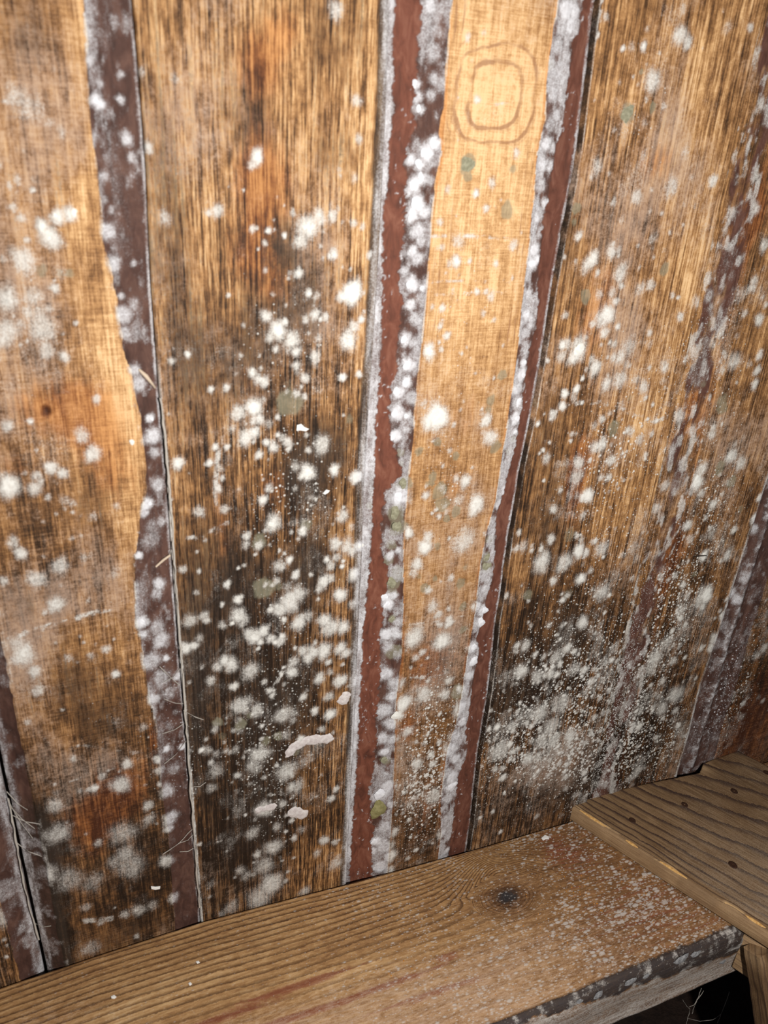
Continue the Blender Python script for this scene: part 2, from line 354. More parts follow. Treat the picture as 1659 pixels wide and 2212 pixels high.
# mould on the waney edges: bluish white
WANE = [
    (192, 70, 12, 1.0), (195, 130, 13, .9), (205, 215, 17, 1.1), (215, 225, 13, 1.0), (215, 180, 12, .7), (230, 340, 14, .6), (262, 160, 10, .7), (262, 215, 12, .8), (275, 300, 14, .8),
    (285, 340, 12, .7), (225, 380, 14, .8), (232, 500, 20, .8), (245, 570, 20, .9), (290, 570, 9, .9), (265, 680, 22, .85), (270, 720, 16, .9), (290, 660, 14, .6), (305, 720, 16, .5),
    (290, 800, 17, .9), (300, 830, 17, .8), (325, 905, 11, 1.1), (330, 945, 22, .85), (335, 980, 14, .7), (342, 1050, 18, 1.0), (318, 1090, 13, 1.1), (312, 1110, 10, 1.0), (330, 1140, 20, .6), (350, 1130, 12, .6),
    (325, 1170, 26, .55), (300, 1200, 9, 1.2), (345, 1265, 14, 1.0), (340, 1285, 16, .8), (305, 1345, 14, 1.1), (310, 1370, 11, 1.0), (340, 1360, 22, .8), (348, 1385, 18, .8), (325, 1430, 24, .85), (360, 1425, 8, 1.1), (350, 1470, 22, .7),
    (365, 1500, 18, .7), (330, 1510, 14, .9), (340, 1640, 10, 1), (360, 1620, 9, 1), (395, 1618, 7, 1.2), (345, 1665, 12, .8), (362, 1710, 18, .7), (368, 1770, 16, .9), (365, 1790, 11, 1), (360, 1860, 14, .7), (375, 1940, 12, .8),
    (385, 1465, 12, .7), (375, 1665, 14, .6), (225, 430, 10, .7), (240, 455, 10, .6), (235, 620, 10, .7), (262, 640, 9, .8),
    # left wane of the narrow plank
    (935, 10, 18, .9), (915, 15, 16, 1.0), (950, 70, 14, .5), (938, 110, 22, .7), (950, 180, 18, .8), (905, 180, 13, 1.1), (912, 235, 12, 1.1), (940, 170, 14, .7), (908, 210, 12, 1), (935, 205, 14, .8),
    (940, 310, 17, 1.1), (925, 330, 19, 1.2), (912, 355, 16, 1.2), (895, 345, 12, 1.1), (915, 385, 16, 1.1), (900, 400, 18, 1.1), (888, 415, 12, 1.0), (930, 390, 12, .8), (905, 440, 20, 1.2), (895, 465, 17, 1.2), (920, 460, 14, .9), (905, 500, 17, 1.0),
    (912, 520, 14, .9), (895, 545, 14, 1.0), (905, 560, 15, .9), (880, 590, 14, 1.0), (893, 615, 17, 1.3), (915, 622, 10, 1.1), (890, 660, 14, 1.0), (900, 690, 15, .8), (880, 735, 15, 1.2), (895, 740, 14, .7), (885, 790, 16, 1.2), (895, 800, 11, .9),
    (880, 828, 14, 1.2), (865, 850, 16, 1.2), (890, 860, 18, .7), (862, 895, 16, 1.3), (882, 900, 10, 1.1), (858, 945, 15, 1.2), (880, 930, 10, .8), (840, 575, 9, 1), (845, 600, 10, .9), (850, 520, 8, .9), (870, 560, 8, 1),
    (865, 1075, 20, 1.2), (850, 1080, 15, 1.0), (835, 1070, 12, .8), (850, 1165, 14, .6), (845, 1205, 10, 1), (862, 1190, 9, .9), (838, 1295, 14, 1.2), (842, 1310, 13, 1.2), (852, 1290, 9, 1), (838, 1375, 14, 1.0), (855, 1370, 16, 1), (840, 1400, 13, 1),
    (862, 1345, 13, .7), (835, 1460, 18, 1), (855, 1480, 18, 1), (848, 1505, 14, .9), (832, 1540, 17, 1), (845, 1565, 15, .9), (830, 1600, 14, 1), (848, 1600, 13, 1), (833, 1628, 10, 1.1), (835, 1680, 14, .8), (828, 1718, 20, 1.1), (838, 1700, 16, 1), (815, 1730, 13, 1), (845, 1738, 10, .8),
    (832, 1790, 17, 1), (845, 1800, 13, .9), (815, 1822, 13, 1.1), (830, 1830, 17, 1), (842, 1850, 13, .9), (822, 1875, 17, 1), (838, 1880, 12, .9), (808, 1845, 9, 1), (790, 1680, 9, .9), (802, 1690, 9, 1), (790, 1540, 8, .7), (805, 1515, 6, .9),
    # right wane
    (1225, 20, 24, 1.0), (1245, 25, 18, 1.0), (1215, 60, 20, .9), (1235, 55, 18, 1), (1208, 100, 20, .8), (1225, 120, 15, .7), (1212, 160, 19, .8), (1198, 200, 18, .9), (1215, 210, 15, .8), (1205, 250, 16, .8), (1190, 270, 17, .8), (1180, 310, 16, 1), (1196, 320, 12, .9),
    (1172, 355, 16, .8), (1190, 360, 12, .9), (1168, 400, 16, .9), (1180, 440, 12, 1), (1160, 470, 14, 1), (1170, 500, 13, .9), (1155, 540, 15, 1.2), (1148, 570, 15, 1.2), (1160, 560, 11, 1.0), (1142, 635, 12, 1), (1155, 645, 9, .9), (1138, 680, 13, 1.1), (1150, 700, 15, .9), (1135, 720, 14, .7),
    (1150, 690, 10, 1), (1132, 785, 11, 1.3), (1128, 810, 14, 1.2), (1118, 840, 17, 1.0), (1120, 870, 16, 1.1), (1115, 905, 14, 1.2), (1112, 935, 11, 1.1), (1095, 1060, 14, 1), (1080, 1090, 14, 1), (1068, 1130, 12, .9), (1045, 1250, 12, .6), (1050, 1275, 14, .9), (1040, 1285, 13, .9),
    (1045, 1320, 14, 1.1), (1038, 1345, 15, 1.1), (1030, 1310, 12, .9), (1020, 1400, 14, 1.1), (1022, 1430, 16, 1.1), (1015, 1460, 13, 1), (1000, 1490, 12, 1), (995, 1530, 15, 1), (1000, 1560, 12, 1), (985, 1590, 18, 1), (975, 1620, 17, 1), (995, 1600, 13, .9), (965, 1670, 13, 1.0), (985, 1640, 11, 1), (975, 1700, 17, 1.1),
    (978, 1680, 14, 1.0), (968, 1725, 14, .9), (965, 1770, 12, 1), (955, 1800, 11, .9), (965, 1840, 9, 1), (985, 1790, 12, .7), (995, 1810, 12, .6),
    # right-hand band
    (1640, 1075, 8, 1), (1630, 1120, 9, 1), (1640, 1150, 10, .9), (1608, 1195, 8, .9), (1618, 1250, 12, .7), (1590, 1290, 12, 1), (1600, 1300, 9, .8), (1560, 1330, 8, .9), (1575, 1360, 13, .6), (1545, 1380, 12, .8), (1535, 1400, 9, .9), (1560, 1400, 13, .6),
    (1600, 640, 16, .4), (1560, 700, 16, .5), (1535, 640, 12, .5), (1500, 760, 14, .6), (1510, 820, 18, .4), (1470, 900, 14, .6), (1455, 970, 12, .6), (1440, 1050, 14, .5), (1420, 1100, 12, .6), (1495, 930, 12, .7), (1500, 650, 12, .4),
]
GREEN = [(1355, 245, 20, 1), (1410, 232, 11, .8), (1385, 155, 8, .8), (625, 870, 30, .8), (1265, 640, 17, .8), (1435, 582, 16, .9), (1245, 450, 14, .7), (1240, 480, 12, .6), (1095, 455, 16, .8), (1010, 355, 20, 1.1),
         (1108, 365, 14, .7), (1010, 380, 12, .8), (1325, 925, 17, .9), (1360, 860, 12, .6), (570, 1270, 26, .8), (600, 1265, 18, .6), (560, 1170, 20, .6), (660, 1135, 20, .6), (625, 830, 20, .5), (755, 905, 14, .5), (90, 585, 22, .6), (150, 590, 18, .5), (130, 590, 16, .5),
         (935, 1030, 14, .8), (950, 1060, 16, .9), (955, 1090, 18, .9), (932, 1042, 12, .8), (985, 1105, 12, .8), (905, 975, 14, .7), (945, 955, 12, .7), (985, 985, 11, .7), (1060, 865, 15, .8), (1085, 810, 12, .7), (1055, 885, 12, .6), (1040, 840, 9, .5), (1070, 965, 14, .8),
         (925, 1045, 12, .6), (965, 1120, 11, .7), (995, 1260, 14, .7), (1005, 1225, 12, .6), (918, 1270, 12, .7), (945, 1180, 13, .6), (1000, 1310, 12, .6), (1000, 1360, 12, .6), (905, 1245, 10, .6), (940, 1250, 9, .6),
         (1535, 700, 10, .5), (1560, 865, 20, .7), (1560, 880, 14, .8), (1555, 1010, 16, .8), (1580, 1040, 14, .7), (1520, 830, 12, .5), (1600, 1100, 12, .6), (1275, 680, 10, .4), (1225, 1285, 20, .5), (1140, 1285, 18, .5), (1230, 1155, 20, .5), (1565, 1170, 10, .5), (1500, 1240, 10, .5),
         (1150, 870, 22, .5), (1170, 820, 20, .4), (520, 1565, 18, .7), (540, 1545, 12, .6), (600, 1590, 12, .7), (575, 1600, 14, .6), (640, 1625, 14, .6), (470, 1560, 16, .6), (480, 1590, 14, .5),
         (865, 1010, 14, .9), (875, 1045, 15, 1.0), (868, 980, 10, .9), (858, 1110, 19, 1.1), (862, 1140, 17, 1.1), (808, 1100, 12, .8), (848, 1180, 14, .8), (842, 1215, 14, .8), (852, 1260, 17, 1.0), (860, 1235, 12, .9), (850, 1285, 14, .8), (850, 1340, 9, 1), (852, 1410, 17, .9), (835, 1645, 12, 1), (1052, 1225, 14, 1.1), (1050, 1205, 12, 1.0), (1060, 1165, 12, .8),
         (990, 1495, 16, .9), (1100, 975, 12, .7), (1110, 950, 11, .6), (1190, 140, 12, .7), (1185, 100, 9, .4), (895, 650, 9, .5)]
# random colonies: centre x, y, spread x, y, count, radius min, max, strength
CLOUDS = [
    (640, 700, 90, 90, 50, 5, 13, .8), (560, 900, 120, 100, 45, 4, 12, .75), (640, 1120, 110, 110, 60, 4, 13, .8), (640, 1350, 110, 120, 80, 5, 15, .85), (600, 1560, 110, 90, 60, 5, 14, .75),
    (610, 1800, 100, 100, 80, 4, 14, .65), (70, 650, 80, 110, 40, 5, 16, .6), (120, 1100, 110, 130, 40, 5, 15, .6), (160, 1350, 120, 60, 40, 4, 12, .55), (180, 1750, 110, 120, 40, 4, 14, .5),
    (1000, 600, 80, 120, 45, 4, 10, .65), (980, 850, 70, 110, 40, 4, 10, .65), (960, 1150, 70, 110, 40, 4, 11, .7), (920, 1450, 60, 120, 60, 4, 11, .7), (900, 1720, 50, 100, 60, 3, 9, .8),
    (1330, 550, 80, 70, 50, 5, 13, .75), (1300, 760, 90, 90, 60, 5, 14, .75), (1300, 1000, 80, 90, 55, 4, 12, .75), (1230, 1230, 90, 90, 80, 4, 11, .75), (1200, 1450, 110, 80, 130, 4, 10, .8),
    (1150, 1620, 100, 70, 160, 3, 9, .85), (1330, 1560, 90, 80, 120, 3, 9, .75), (1520, 900, 70, 160, 60, 4, 12, .7), (1580, 620, 60, 120, 50, 5, 12, .65), (1480, 1250, 60, 120, 70, 4, 10, .65), (1440, 1500, 60, 90, 70, 3, 9, .65),
    (480, 1700, 60, 150, 30, 4, 14, .5), (430, 1100, 50, 200, 25, 4, 9, .6), (720, 500, 60, 90, 25, 5, 12, .65), (560, 480, 60, 60, 15, 3, 7, .8), (1430, 150, 70, 90, 25, 4, 13, .6), (1400, 380, 70, 80, 22, 5, 14, .55), (60, 300, 60, 90, 15, 5, 18, .4),
    (1180, 880, 14, 60, 20, 3, 7, .8), (1010, 380, 80, 140, 16, 3, 8, .6), (1620, 1450, 30, 90, 25, 3, 7, .5), (350, 1500, 40, 300, 50, 3, 8, .6), (40, 1900, 40, 120, 25, 4, 10, .7)]
STREAKS = [  # thin chalky lines left by the saw: photo points, half width px, strength
    ([(0, 1388), (60, 1365), (130, 1345), (200, 1325), (290, 1298)], 7, .75), ([(0, 222), (60, 215), (140, 225)], 5, .5), ([(905, 512), (980, 508), (1060, 512), (1120, 520)], 4, .7),
    ([(920, 610), (1000, 606), (1100, 610)], 3, .5), ([(915, 640), (1000, 632), (1100, 632)], 3, .45), ([(1230, 872), (1290, 868), (1340, 878), (1370, 900), (1420, 910), (1440, 900)], 5, .75),
    ([(870, 1350), (930, 1345), (1000, 1330)], 3, .55), ([(860, 1470), (920, 1462), (960, 1452)], 5, .6), ([(180, 1990), (240, 1985), (320, 1955)], 7, .55), ([(400, 1165), (440, 1155), (490, 1130)], 6, .6),
    ([(145, 1690), (200, 1672), (260, 1655)], 3, .35), ([(180, 1610), (240, 1620), (300, 1625)], 3, .35), ([(1050, 230), (1075, 225), (1110, 222)], 3, .5), ([(615, 1440), (600, 1470), (590, 1490)], 5, .8),
    ([(480, 920), (468, 1000), (465, 1060), (470, 1090)], 6, .6), ([(1200, 560), (1205, 480), (1225, 400), (1240, 330)], 4, .7), ([(1300, 0), (1296, 40), (1290, 90)], 5, .7),
]
TONE = [  # local wood colour: x, y, rx, ry, delta
    (200, 1600, 180, 130, -.12), (400, 300, 70, 300, .05), (520, 1900, 200, 100, -.1), (600, 1450, 150, 250, -.06), (1180, 1600, 200, 150, -.06), (230, 1950, 200, 120, -.12), (960, 1500, 80, 120, -.06), (620, 700, 120, 120, -.06), (440, 900, 90, 300, -.05), (1300, 1500, 200, 150, -.08), (1380, 1400, 60, 100, -.08), (940, 1350, 90, 100, -.06), (60, 80, 100, 100, -.08), (560, 250, 60, 120, -.08), (60, 700, 80, 90, -.06),
    (240, 300, 40, 500, .22), (235, 800, 60, 160, .22), (280, 1100, 50, 200, .16), (100, 900, 110, 70, .08), (60, 1150, 90, 150, -.12), (150, 1250, 130, 120, -.12), (200, 1800, 200, 180, -.26), (150, 1950, 200, 120, -.14), (200, 1500, 160, 80, -.04),
    (420, 200, 120, 200, .12), (790, 400, 30, 400, .16), (700, 300, 120, 200, .05), (560, 520, 80, 80, -.22), (600, 800, 150, 150, -.16), (640, 1050, 130, 130, -.25), (480, 1150, 120, 120, -.16), (560, 1350, 160, 180, -.28), (520, 1600, 180, 180, -.36), (520, 1850, 180, 150, -.40), (720, 1550, 70, 200, -.06),
    (1070, 250, 150, 300, .12), (1020, 700, 100, 200, .03), (970, 1000, 110, 150, -.12), (940, 1230, 110, 140, -.10), (950, 1420, 100, 80, -.2), (900, 1650, 90, 200, -.24), (900, 1820, 90, 100, -.3),
    (1480, 250, 60, 200, .18), (1480, 620, 50, 180, .14), (1400, 850, 60, 120, .10), (1210, 600, 50, 220, -.12), (1230, 950, 80, 120, -.10), (1180, 1100, 90, 120, -.18), (1330, 1080, 50, 120, .02), (1250, 1300, 150, 120, -.24), (1150, 1480, 160, 120, -.36), (1200, 1700, 250, 120, -.36), (1380, 1600, 90, 180, -.20),
    (1560, 1000, 60, 200, -.10), (1500, 1300, 70, 150, -.14), (1640, 400, 60, 250, -.15), (1620, 1550, 60, 200, -.25)]
RUST = [(200, 1000, 120, 150, .28), (230, 700, 60, 200, .22), (150, 1500, 160, 120, .22), (960, 1300, 90, 250, .22), (1010, 700, 90, 200, .14), (540, 300, 60, 300, .25), (480, 950, 60, 200, .2), (1330, 600, 60, 200, .18), (100, 880, 110, 70, .7), (190, 900, 60, 80, .6), (30, 1010, 50, 40, .5), (560, 130, 70, 90, .65), (570, 400, 80, 110, .75), (620, 60, 40, 60, .5), (520, 560, 60, 80, .45), (600, 620, 60, 80, .5), (560, 830, 60, 60, .4), (590, 1060, 40, 80, .55), (480, 1150, 40, 120, .45), (270, 1690, 80, 80, .6), (200, 1760, 100, 60, .7), (200, 1840, 60, 60, .4),
        (1420, 350, 50, 60, .6), (1280, 680, 50, 140, .55), (1260, 980, 40, 60, .6), (1240, 1060, 25, 60, .8), (1230, 1150, 40, 60, .4), (1585, 520, 30, 90, .6), (1470, 960, 30, 80, .5), (1500, 870, 25, 60, .7), (1640, 470, 40, 70, .6), (1430, 1240, 30, 60, .6), (1480, 1180, 40, 60, .45), (930, 1440, 70, 60, .6), (880, 1570, 30, 40, .7), (920, 1750, 50, 100, .45), (970, 1050, 80, 60, .35), (1050, 320, 40, 40, .2), (1010, 900, 60, 60, .35),
        (1230, 1620, 60, 60, .3), (1400, 1700, 90, 60, .5), (1610, 1600, 50, 100, .7), (330, 1590, 14, 60, .7), (250, 1010, 60, 100, .35), (310, 1250, 30, 80, .3), (180, 640, 80, 60, .25), (955, 250, 12, 80, .7), (945, 340, 10, 60, .6), (1170, 300, 10, 200, .3)]
GRIME = [(560, 540, 60, 60, .55), (570, 400, 25, 90, .4), (650, 1030, 50, 60, .7), (700, 960, 60, 60, .4), (500, 1250, 100, 150, .35), (600, 1500, 110, 120, .45), (560, 1750, 100, 150, .45), (660, 1230, 80, 80, .5), (100, 60, 90, 90, .35), (650, 640, 80, 120, .35), (380, 600, 60, 500, .25), (530, 250, 60, 160, .3), (500, 800, 120, 150, .3), (725, 120, 60, 120, .25), (720, 330, 60, 60, .3),
         (1230, 560, 40, 200, .25), (1200, 900, 50, 120, .35), (1180, 1150, 70, 120, .4), (1250, 1350, 130, 100, .4), (1130, 1500, 90, 100, .5), (1250, 1690, 180, 70, .45), (60, 1300, 70, 60, .3), (150, 1480, 120, 90, .3), (240, 1560, 60, 50, .35), (110, 1820, 60, 60, .5), (300, 2010, 140, 40, .4), (80, 2020, 60, 70, .5), (90, 760, 60, 50, .3), (420, 1500, 40, 250, .45), (1090, 370, 10, 20, .7), (1620, 300, 50, 200, .2), (180, 1100, 80, 60, .3)]
SPECK = [(640, 1100, 160, 350, .5), (600, 1650, 140, 250, .6), (1200, 1550, 200, 200, 1.0), (1300, 1000, 150, 300, .6), (1500, 1200, 120, 300, .7), (920, 1650, 70, 220, .85), (960, 1000, 90, 250, .45), (1560, 700, 90, 250, .55), (1380, 1650, 150, 120, .8), (80, 700, 90, 250, .35), (200, 1500, 170, 400, .3), (1400, 250, 120, 250, .35), (1010, 550, 100, 200, .35), (600, 700, 150, 150, .4), (1600, 1450, 60, 200, .6), (380, 1600, 50, 300, .4)]

FILM = [(600, 1500, 170, 350, -.22), (600, 1100, 150, 200, -.15), (1200, 1550, 200, 150, -.15), (200, 1900, 200, 200, -.25), (230, 900, 80, 150, -.2), (60, 620, 90, 200, .45), (60, 250, 80, 150, .10), (130, 1250, 140, 180, .35), (60, 1420, 80, 60, .4), (1440, 200, 70, 150, .4), (1360, 480, 80, 150, .4), (1340, 780, 70, 100, .4), (1290, 1000, 80, 80, .3),
        (960, 1400, 70, 100, .35), (900, 1650, 60, 120, .4), (1200, 1600, 120, 100, .35), (1560, 1050, 60, 150, .3), (440, 200, 100, 200, .15), (250, 500, 30, 500, -.4), (1070, 250, 130, 250, -.3), (790, 300, 30, 300, -.2), (620, 850, 150, 150, .1), (560, 1700, 120, 250, .1)]

def wall_blobs(lst):
    out = []
    for x, y, rx, ry, v in lst:
        p = at(x, y); a = at(x + 1, y); b = at(x, y + 1)
        out.append((p[0], p[2], rx * abs(a[0] - p[0]), ry * abs(p[2] - b[2]), v))
    return out

def wall_spots(lst):
    return [(*at(x, y)[[0, 2]], r * mpp(x, y), s) for x, y, r, s in lst]

cloud = []
for x, y, sx, sy, cnt, r0, r1, s in CLOUDS:
    for k in range(int(cnt * .62)):
        a = RNG.normal(0, .85, 2)
        cloud.append((x + a[0] * sx, y + a[1] * sy, r0 + (r1 - r0) * RNG.random() ** 2, s * (.6 + .5 * RNG.random())))
WHITE = [(x, y, r, s_ * (.72 if (x < 420 and y > 1720) else .80 if (x > 1040 and y > 1380) else .88 if (x > 440 and x < 740 and y > 1180) else 1.0)) for x, y, r, s_ in WHITE]
W_WHITE, W_CLOUD, W_WANE, W_GREEN = wall_spots(WHITE), wall_spots(cloud), wall_spots(WANE), wall_spots(GREEN)
B_TONE, B_RUST, B_GRIME, B_SPECK, B_FILM = map(wall_blobs, (TONE, RUST, GRIME, SPECK, FILM))
W_STREAK = [([tuple(at(*p)[[0, 2]]) for p in pts], w * mpp(*pts[len(pts) // 2]), s) for pts, w, s in STREAKS]

def splat(X, Z, spots, acc=None, soft=1.15, wob=0.28, seed=3):
    """round colonies with uneven rims, the strongest wins"""
    acc = np.zeros_like(X) if acc is None else acc
    zc = Z[:, 0]
    for k, (x, z, r, s) in enumerate(spots):
        R = r * 2.0
        i0, i1 = np.searchsorted(zc, z - R), np.searchsorted(zc, z + R)
        if i1 <= i0: continue
        xr = X[(i0 + i1) // 2]
        j0, j1 = np.searchsorted(xr, x - R), np.searchsorted(xr, x + R)
        if j1 <= j0: continue
        dx = X[i0:i1, j0:j1] - x; dz = (Z[i0:i1, j0:j1] - z) * .88
        d = np.sqrt(dx * dx + dz * dz) / r
        th = np.arctan2(dz, dx)
        ph = k * 1.7
        d = d * (1 + wob * .30 * np.sin(2 * th + ph) + wob * .22 * np.sin(3 * th + 2.3 * ph) + wob * .2 * np.sin(5 * th + ph * .7))
        v = s * (.78 + .38 * ((k * .618) % 1)) * np.minimum(1, soft * np.exp(-d * d * (.95 + .5 * ((k * .377) % 1))))
        acc[i0:i1, j0:j1] = np.maximum(acc[i0:i1, j0:j1], v)
    return acc

def blobs(X, Z, lst):
    a = np.zeros_like(X)
    for x, z, rx, rz, v in lst:
        a += v * np.exp(-(((X - x) / rx) ** 2 + ((Z - z) / rz) ** 2))
    return a

def streaks(X, Z, acc):
    for pts, w, s in W_STREAK:
        for (x0, z0), (x1, z1) in zip(pts[:-1], pts[1:]):
            lx, lz = x1 - x0, z1 - z0; L = lx * lx + lz * lz
            t = np.clip(((X - x0) * lx + (Z - z0) * lz) / L, 0, 1)
            d = np.hypot(X - x0 - t * lx, Z - z0 - t * lz) / w
            near = d < 2.2
            if near.any():
                v = s * np.clip(1.2 - d[near] ** 2 * .7, 0, 1) * sstep(.30, .72, fbm(X[near] * 130, Z[near] * 130, 150)) * 1.05
                acc[near] = np.maximum(acc[near], v)
    return acc

Z_LO, Z_HI = -1.12, 0.30
BACK_Y = 0.030

def build_plank(parent, xl, xr, fl=None, fr=None, base=.62, dx=.0016, wane=.016, streak=1.0, saw=0.0, fine=430., seed=0, wane_r=None,
                barkred=0.0, grime0=.12, film0=.42, mott=.55, extra=None, name='plank', y0=0.0, zhi=Z_HI, zlo=Z_LO):
    nz = int((zhi - zlo) / dx); zs = np.linspace(zlo, zhi, nz)
    L, R = xl(zs), xr(zs)
    nx = int(np.max(R - L) / dx)
    s = np.linspace(0, 1, nx)
    X = L[:, None] + (R - L)[:, None] * s[None, :]
    Z = np.repeat(zs[:, None], nx, 1)
    # waney sides fall back from the sawn face
    Y = np.full_like(X, y0); bark = np.zeros_like(X)
    for f, sg in ((fl, -1), (fr, 1)):
        if f is None: continue
        F = f(zs)[:, None] + .0022 * (vnoise(zs * 90, zs * 0, seed + 5)[:, None] - .5)
        lim = (L if sg < 0 else R)[:, None]
        w = np.clip((X - F) * sg / np.maximum((lim - F) * sg, .004), 0, 1)
        Y = Y + (wane if sg < 0 or wane_r is None else wane_r) * (w ** .8) * (w > 0) + .0022 * (w > 0) * (fbm(X * 90, Z * 45, seed + 31) - .5) * np.minimum(1, w * 6)
        bark = np.maximum(bark, sstep(0, .0018, (X - F) * sg))
    tone = base + blobs(X, Z, B_TONE) + .18 * (fbm(X * 14, Z * 6, seed + 1) - .5) + mott * ((fbm(X * 70, Z * 16, seed + 22) - .5) * .8 + (fbm(X * 150, Z * 55, seed + 23) - .5) * .6)
    rust = blobs(X, Z, B_RUST) + .25 * (fbm(X * 22, Z * 7, seed + 2) - .5)
    grime = grime0 + blobs(X, Z, B_GRIME) + .35 * (fbm(X * 30, Z * 6, seed + 3) - .5)
    speck = np.clip(blobs(X, Z, B_SPECK) * (.45 + 1.1 * fbm(X * 18, Z * 14, seed + 4)), 0, 1.25)
    m = splat(X, Z, W_CLOUD); m = splat(X, Z, W_WHITE, m); m = streaks(X, Z, m)
    m = m * (.85 + .55 * fbm(X * 120, Z * 90, seed + 9))
    mb = splat(X, Z, W_WANE, None, 1.3)
    mb = mb * (.75 + .5 * fbm(X * 140, Z * 110, seed + 10))
    m = m * (1 - .55 * bark); m = np.maximum(m, mb)
    hz = .30 * sstep(.46, .72, fbm(X * 26, Z * 22, seed + 6)) + .20 * sstep(.5, .75, fbm(X * 70, Z * 60, seed + 7))
    m = np.maximum(m, hz * (.4 + .9 * np.clip(blobs(X, Z, B_SPECK), 0, 1)))
    g = splat(X, Z, W_GREEN, None, 1.2, .3)
    line = np.zeros_like(X)
    film = film0 + 1.1 * (fbm(X * 11, Z * 9, seed + 21) - .5) + blobs(X, Z, B_FILM)
    red = np.full_like(X, barkred)
    A = dict(X=X, Z=Z, zs=zs, L=L, R=R, tone=tone, rust=rust, grime=grime, bark=bark, mould=m, green=g, speck=speck, line=line, film=film,
             cool=np.clip(bark * .9 + .12, 0, 1), barkred=red, Y=Y)
    if extra: extra(A)
    Y = A['Y']
    Y = Y - .0010 * np.clip(A['mould'], 0, 1.2) * (.5 + fbm(X * 160, Z * 160, seed + 12)) + .0009 * (fbm(X * 260, Z * 14, seed + 13) - .5)
    Xp, Yp, Zp = pad(X), pad(Y), pad(Z)
    for sl in ((0, slice(None)), (-1, slice(None)), (slice(None), 0), (slice(None), -1)): Yp[sl] = np.maximum(BACK_Y - .004, Yp[sl] + .004)
    V = np.stack([Xp, Yp, Zp], -1).reshape(-1, 3)
    at_ = {k: pad(A[k]).ravel() for k in ('tone', 'rust', 'grime', 'bark', 'mould', 'green', 'speck', 'line', 'cool', 'barkred', 'film')}
    mat = plank_material('mouldy_sawn_wood', streak, saw, fine, seed)
    o = mesh_obj(name, V, grid_faces(nz + 2, nx + 2), mat, parent, True, at_)
    return o, A


# ---------------------------------------------------------------- the wall
n = NT('dark_backing_boards')
bk = n.noise(160.0, (1, 1, .05), 3.0); 
M_BACK = n.finish(n.ramp(bk, [(.3, (.012, .007, .005)), (.7, (.045, .022, .014))]), .9, bk, .4)
bx = [(-.75, BACK_Y - .002, -1.6), (1.75, BACK_Y - .002, -1.6), (1.75, BACK_Y - .002, .75), (-.75, BACK_Y - .002, .75)]
bx += [(x, y + .03, z) for x, y, z in bx]
wall = mesh_obj('wall_back', bx, [(0, 1, 2, 3), (7, 6, 5, 4), (0, 4, 5, 1), (1, 5, 6, 2), (2, 6, 7, 3), (3, 7, 4, 0)], M_BACK, None, False)
tag(wall, 'dark boarding behind the gaps of the mouldy plank wall', None, None, 'structure')

const = lambda v: (lambda z: np.full_like(np.asarray(z, float), v))
def jag(v, amp, seed, fr=60): return lambda z: v + amp * (fbm(np.asarray(z) * fr, np.asarray(z) * 0, seed) - .5)

E_L_FACE = edge([(170, -80), (180, 0), (190, 200), (200, 320), (215, 430), (222, 520), (250, 640), (262, 740), (285, 820), (300, 900), (312, 1000), (315, 1060), (300, 1130), (289, 1200), (290, 1260), (292, 1330), (305, 1400), (318, 1490), (335, 1560), (342, 1640), (350, 1720), (362, 1800), (370, 1900), (377, 2010), (382, 2060)])
E_A_LEFT = edge([(283, -80), (288, 0), (300, 130), (318, 360), (328, 600), (346, 850), (360, 1000), (373, 1200), (388, 1400), (401, 1560), (416, 1750), (433, 1960), (440, 2060)])
E_A_RIGHT = edge([(849, -80), (845, 0), (836, 250), (824, 500), (812, 700), (800, 870), (789, 1050), (784, 1200), (775, 1400), (766, 1600), (756, 1780), (749, 1910), (745, 1980)])
E_C_LEFT = edge([(853, -80), (849, 0), (840, 250), (828, 500), (816, 700), (804, 870), (793, 1050), (788, 1200), (779, 1400), (770, 1600), (760, 1780), (753, 1910), (749, 1980)])
E_C_FL = edge([(985, -80), (978, 0), (970, 100), (960, 220), (950, 290), (955, 330), (940, 400), (930, 520), (922, 650), (912, 740), (900, 850), (893, 950), (880, 1060), (872, 1160), (872, 1300), (868, 1420), (855, 1520), (852, 1650), (848, 1750), (838, 1870), (832, 1960)])
E_C_FR = edge([(1215, -80), (1205, 0), (1195, 60), (1180, 180), (1176, 260), (1160, 330), (1150, 450), (1138, 560), (1125, 680), (1115, 780), (1100, 880), (1085, 980), (1070, 1080), (1050, 1150), (1035, 1230), (1025, 1330), (1010, 1410), (1000, 1480), (985, 1560), (965, 1620), (952, 1720), (952, 1800), (945, 1860), (935, 1960)])
E_D_LEFT = edge([(1305, -80), (1295, 0), (1287, 60), (1270, 200), (1254, 330), (1242, 400), (1222, 500), (1210, 570), (1196, 650), (1185, 720), (1172, 800), (1160, 870), (1146, 940), (1133, 1000), (1118, 1090), (1106, 1150), (1097, 1220), (1088, 1285), (1078, 1340), (1070, 1420), (1060, 1500), (1050, 1560), (1038, 1630), (1030, 1700), (1022, 1780), (1012, 1845), (1000, 1950)])
E_D_RIGHT = jag(.783, .004, 77, 14)
E_G_FACE = jag(.842, .022, 78, 9)
E_G_RIGHT = edge([(1740, 800), (1659, 1033), (1625, 1140), (1590, 1248), (1552, 1370), (1515, 1478), (1487, 1590), (1458, 1690), (1440, 1760)])
E_F_FACE = jag(1.079, .012, 79, 11)

def off(f, d): return lambda z: f(z) + d

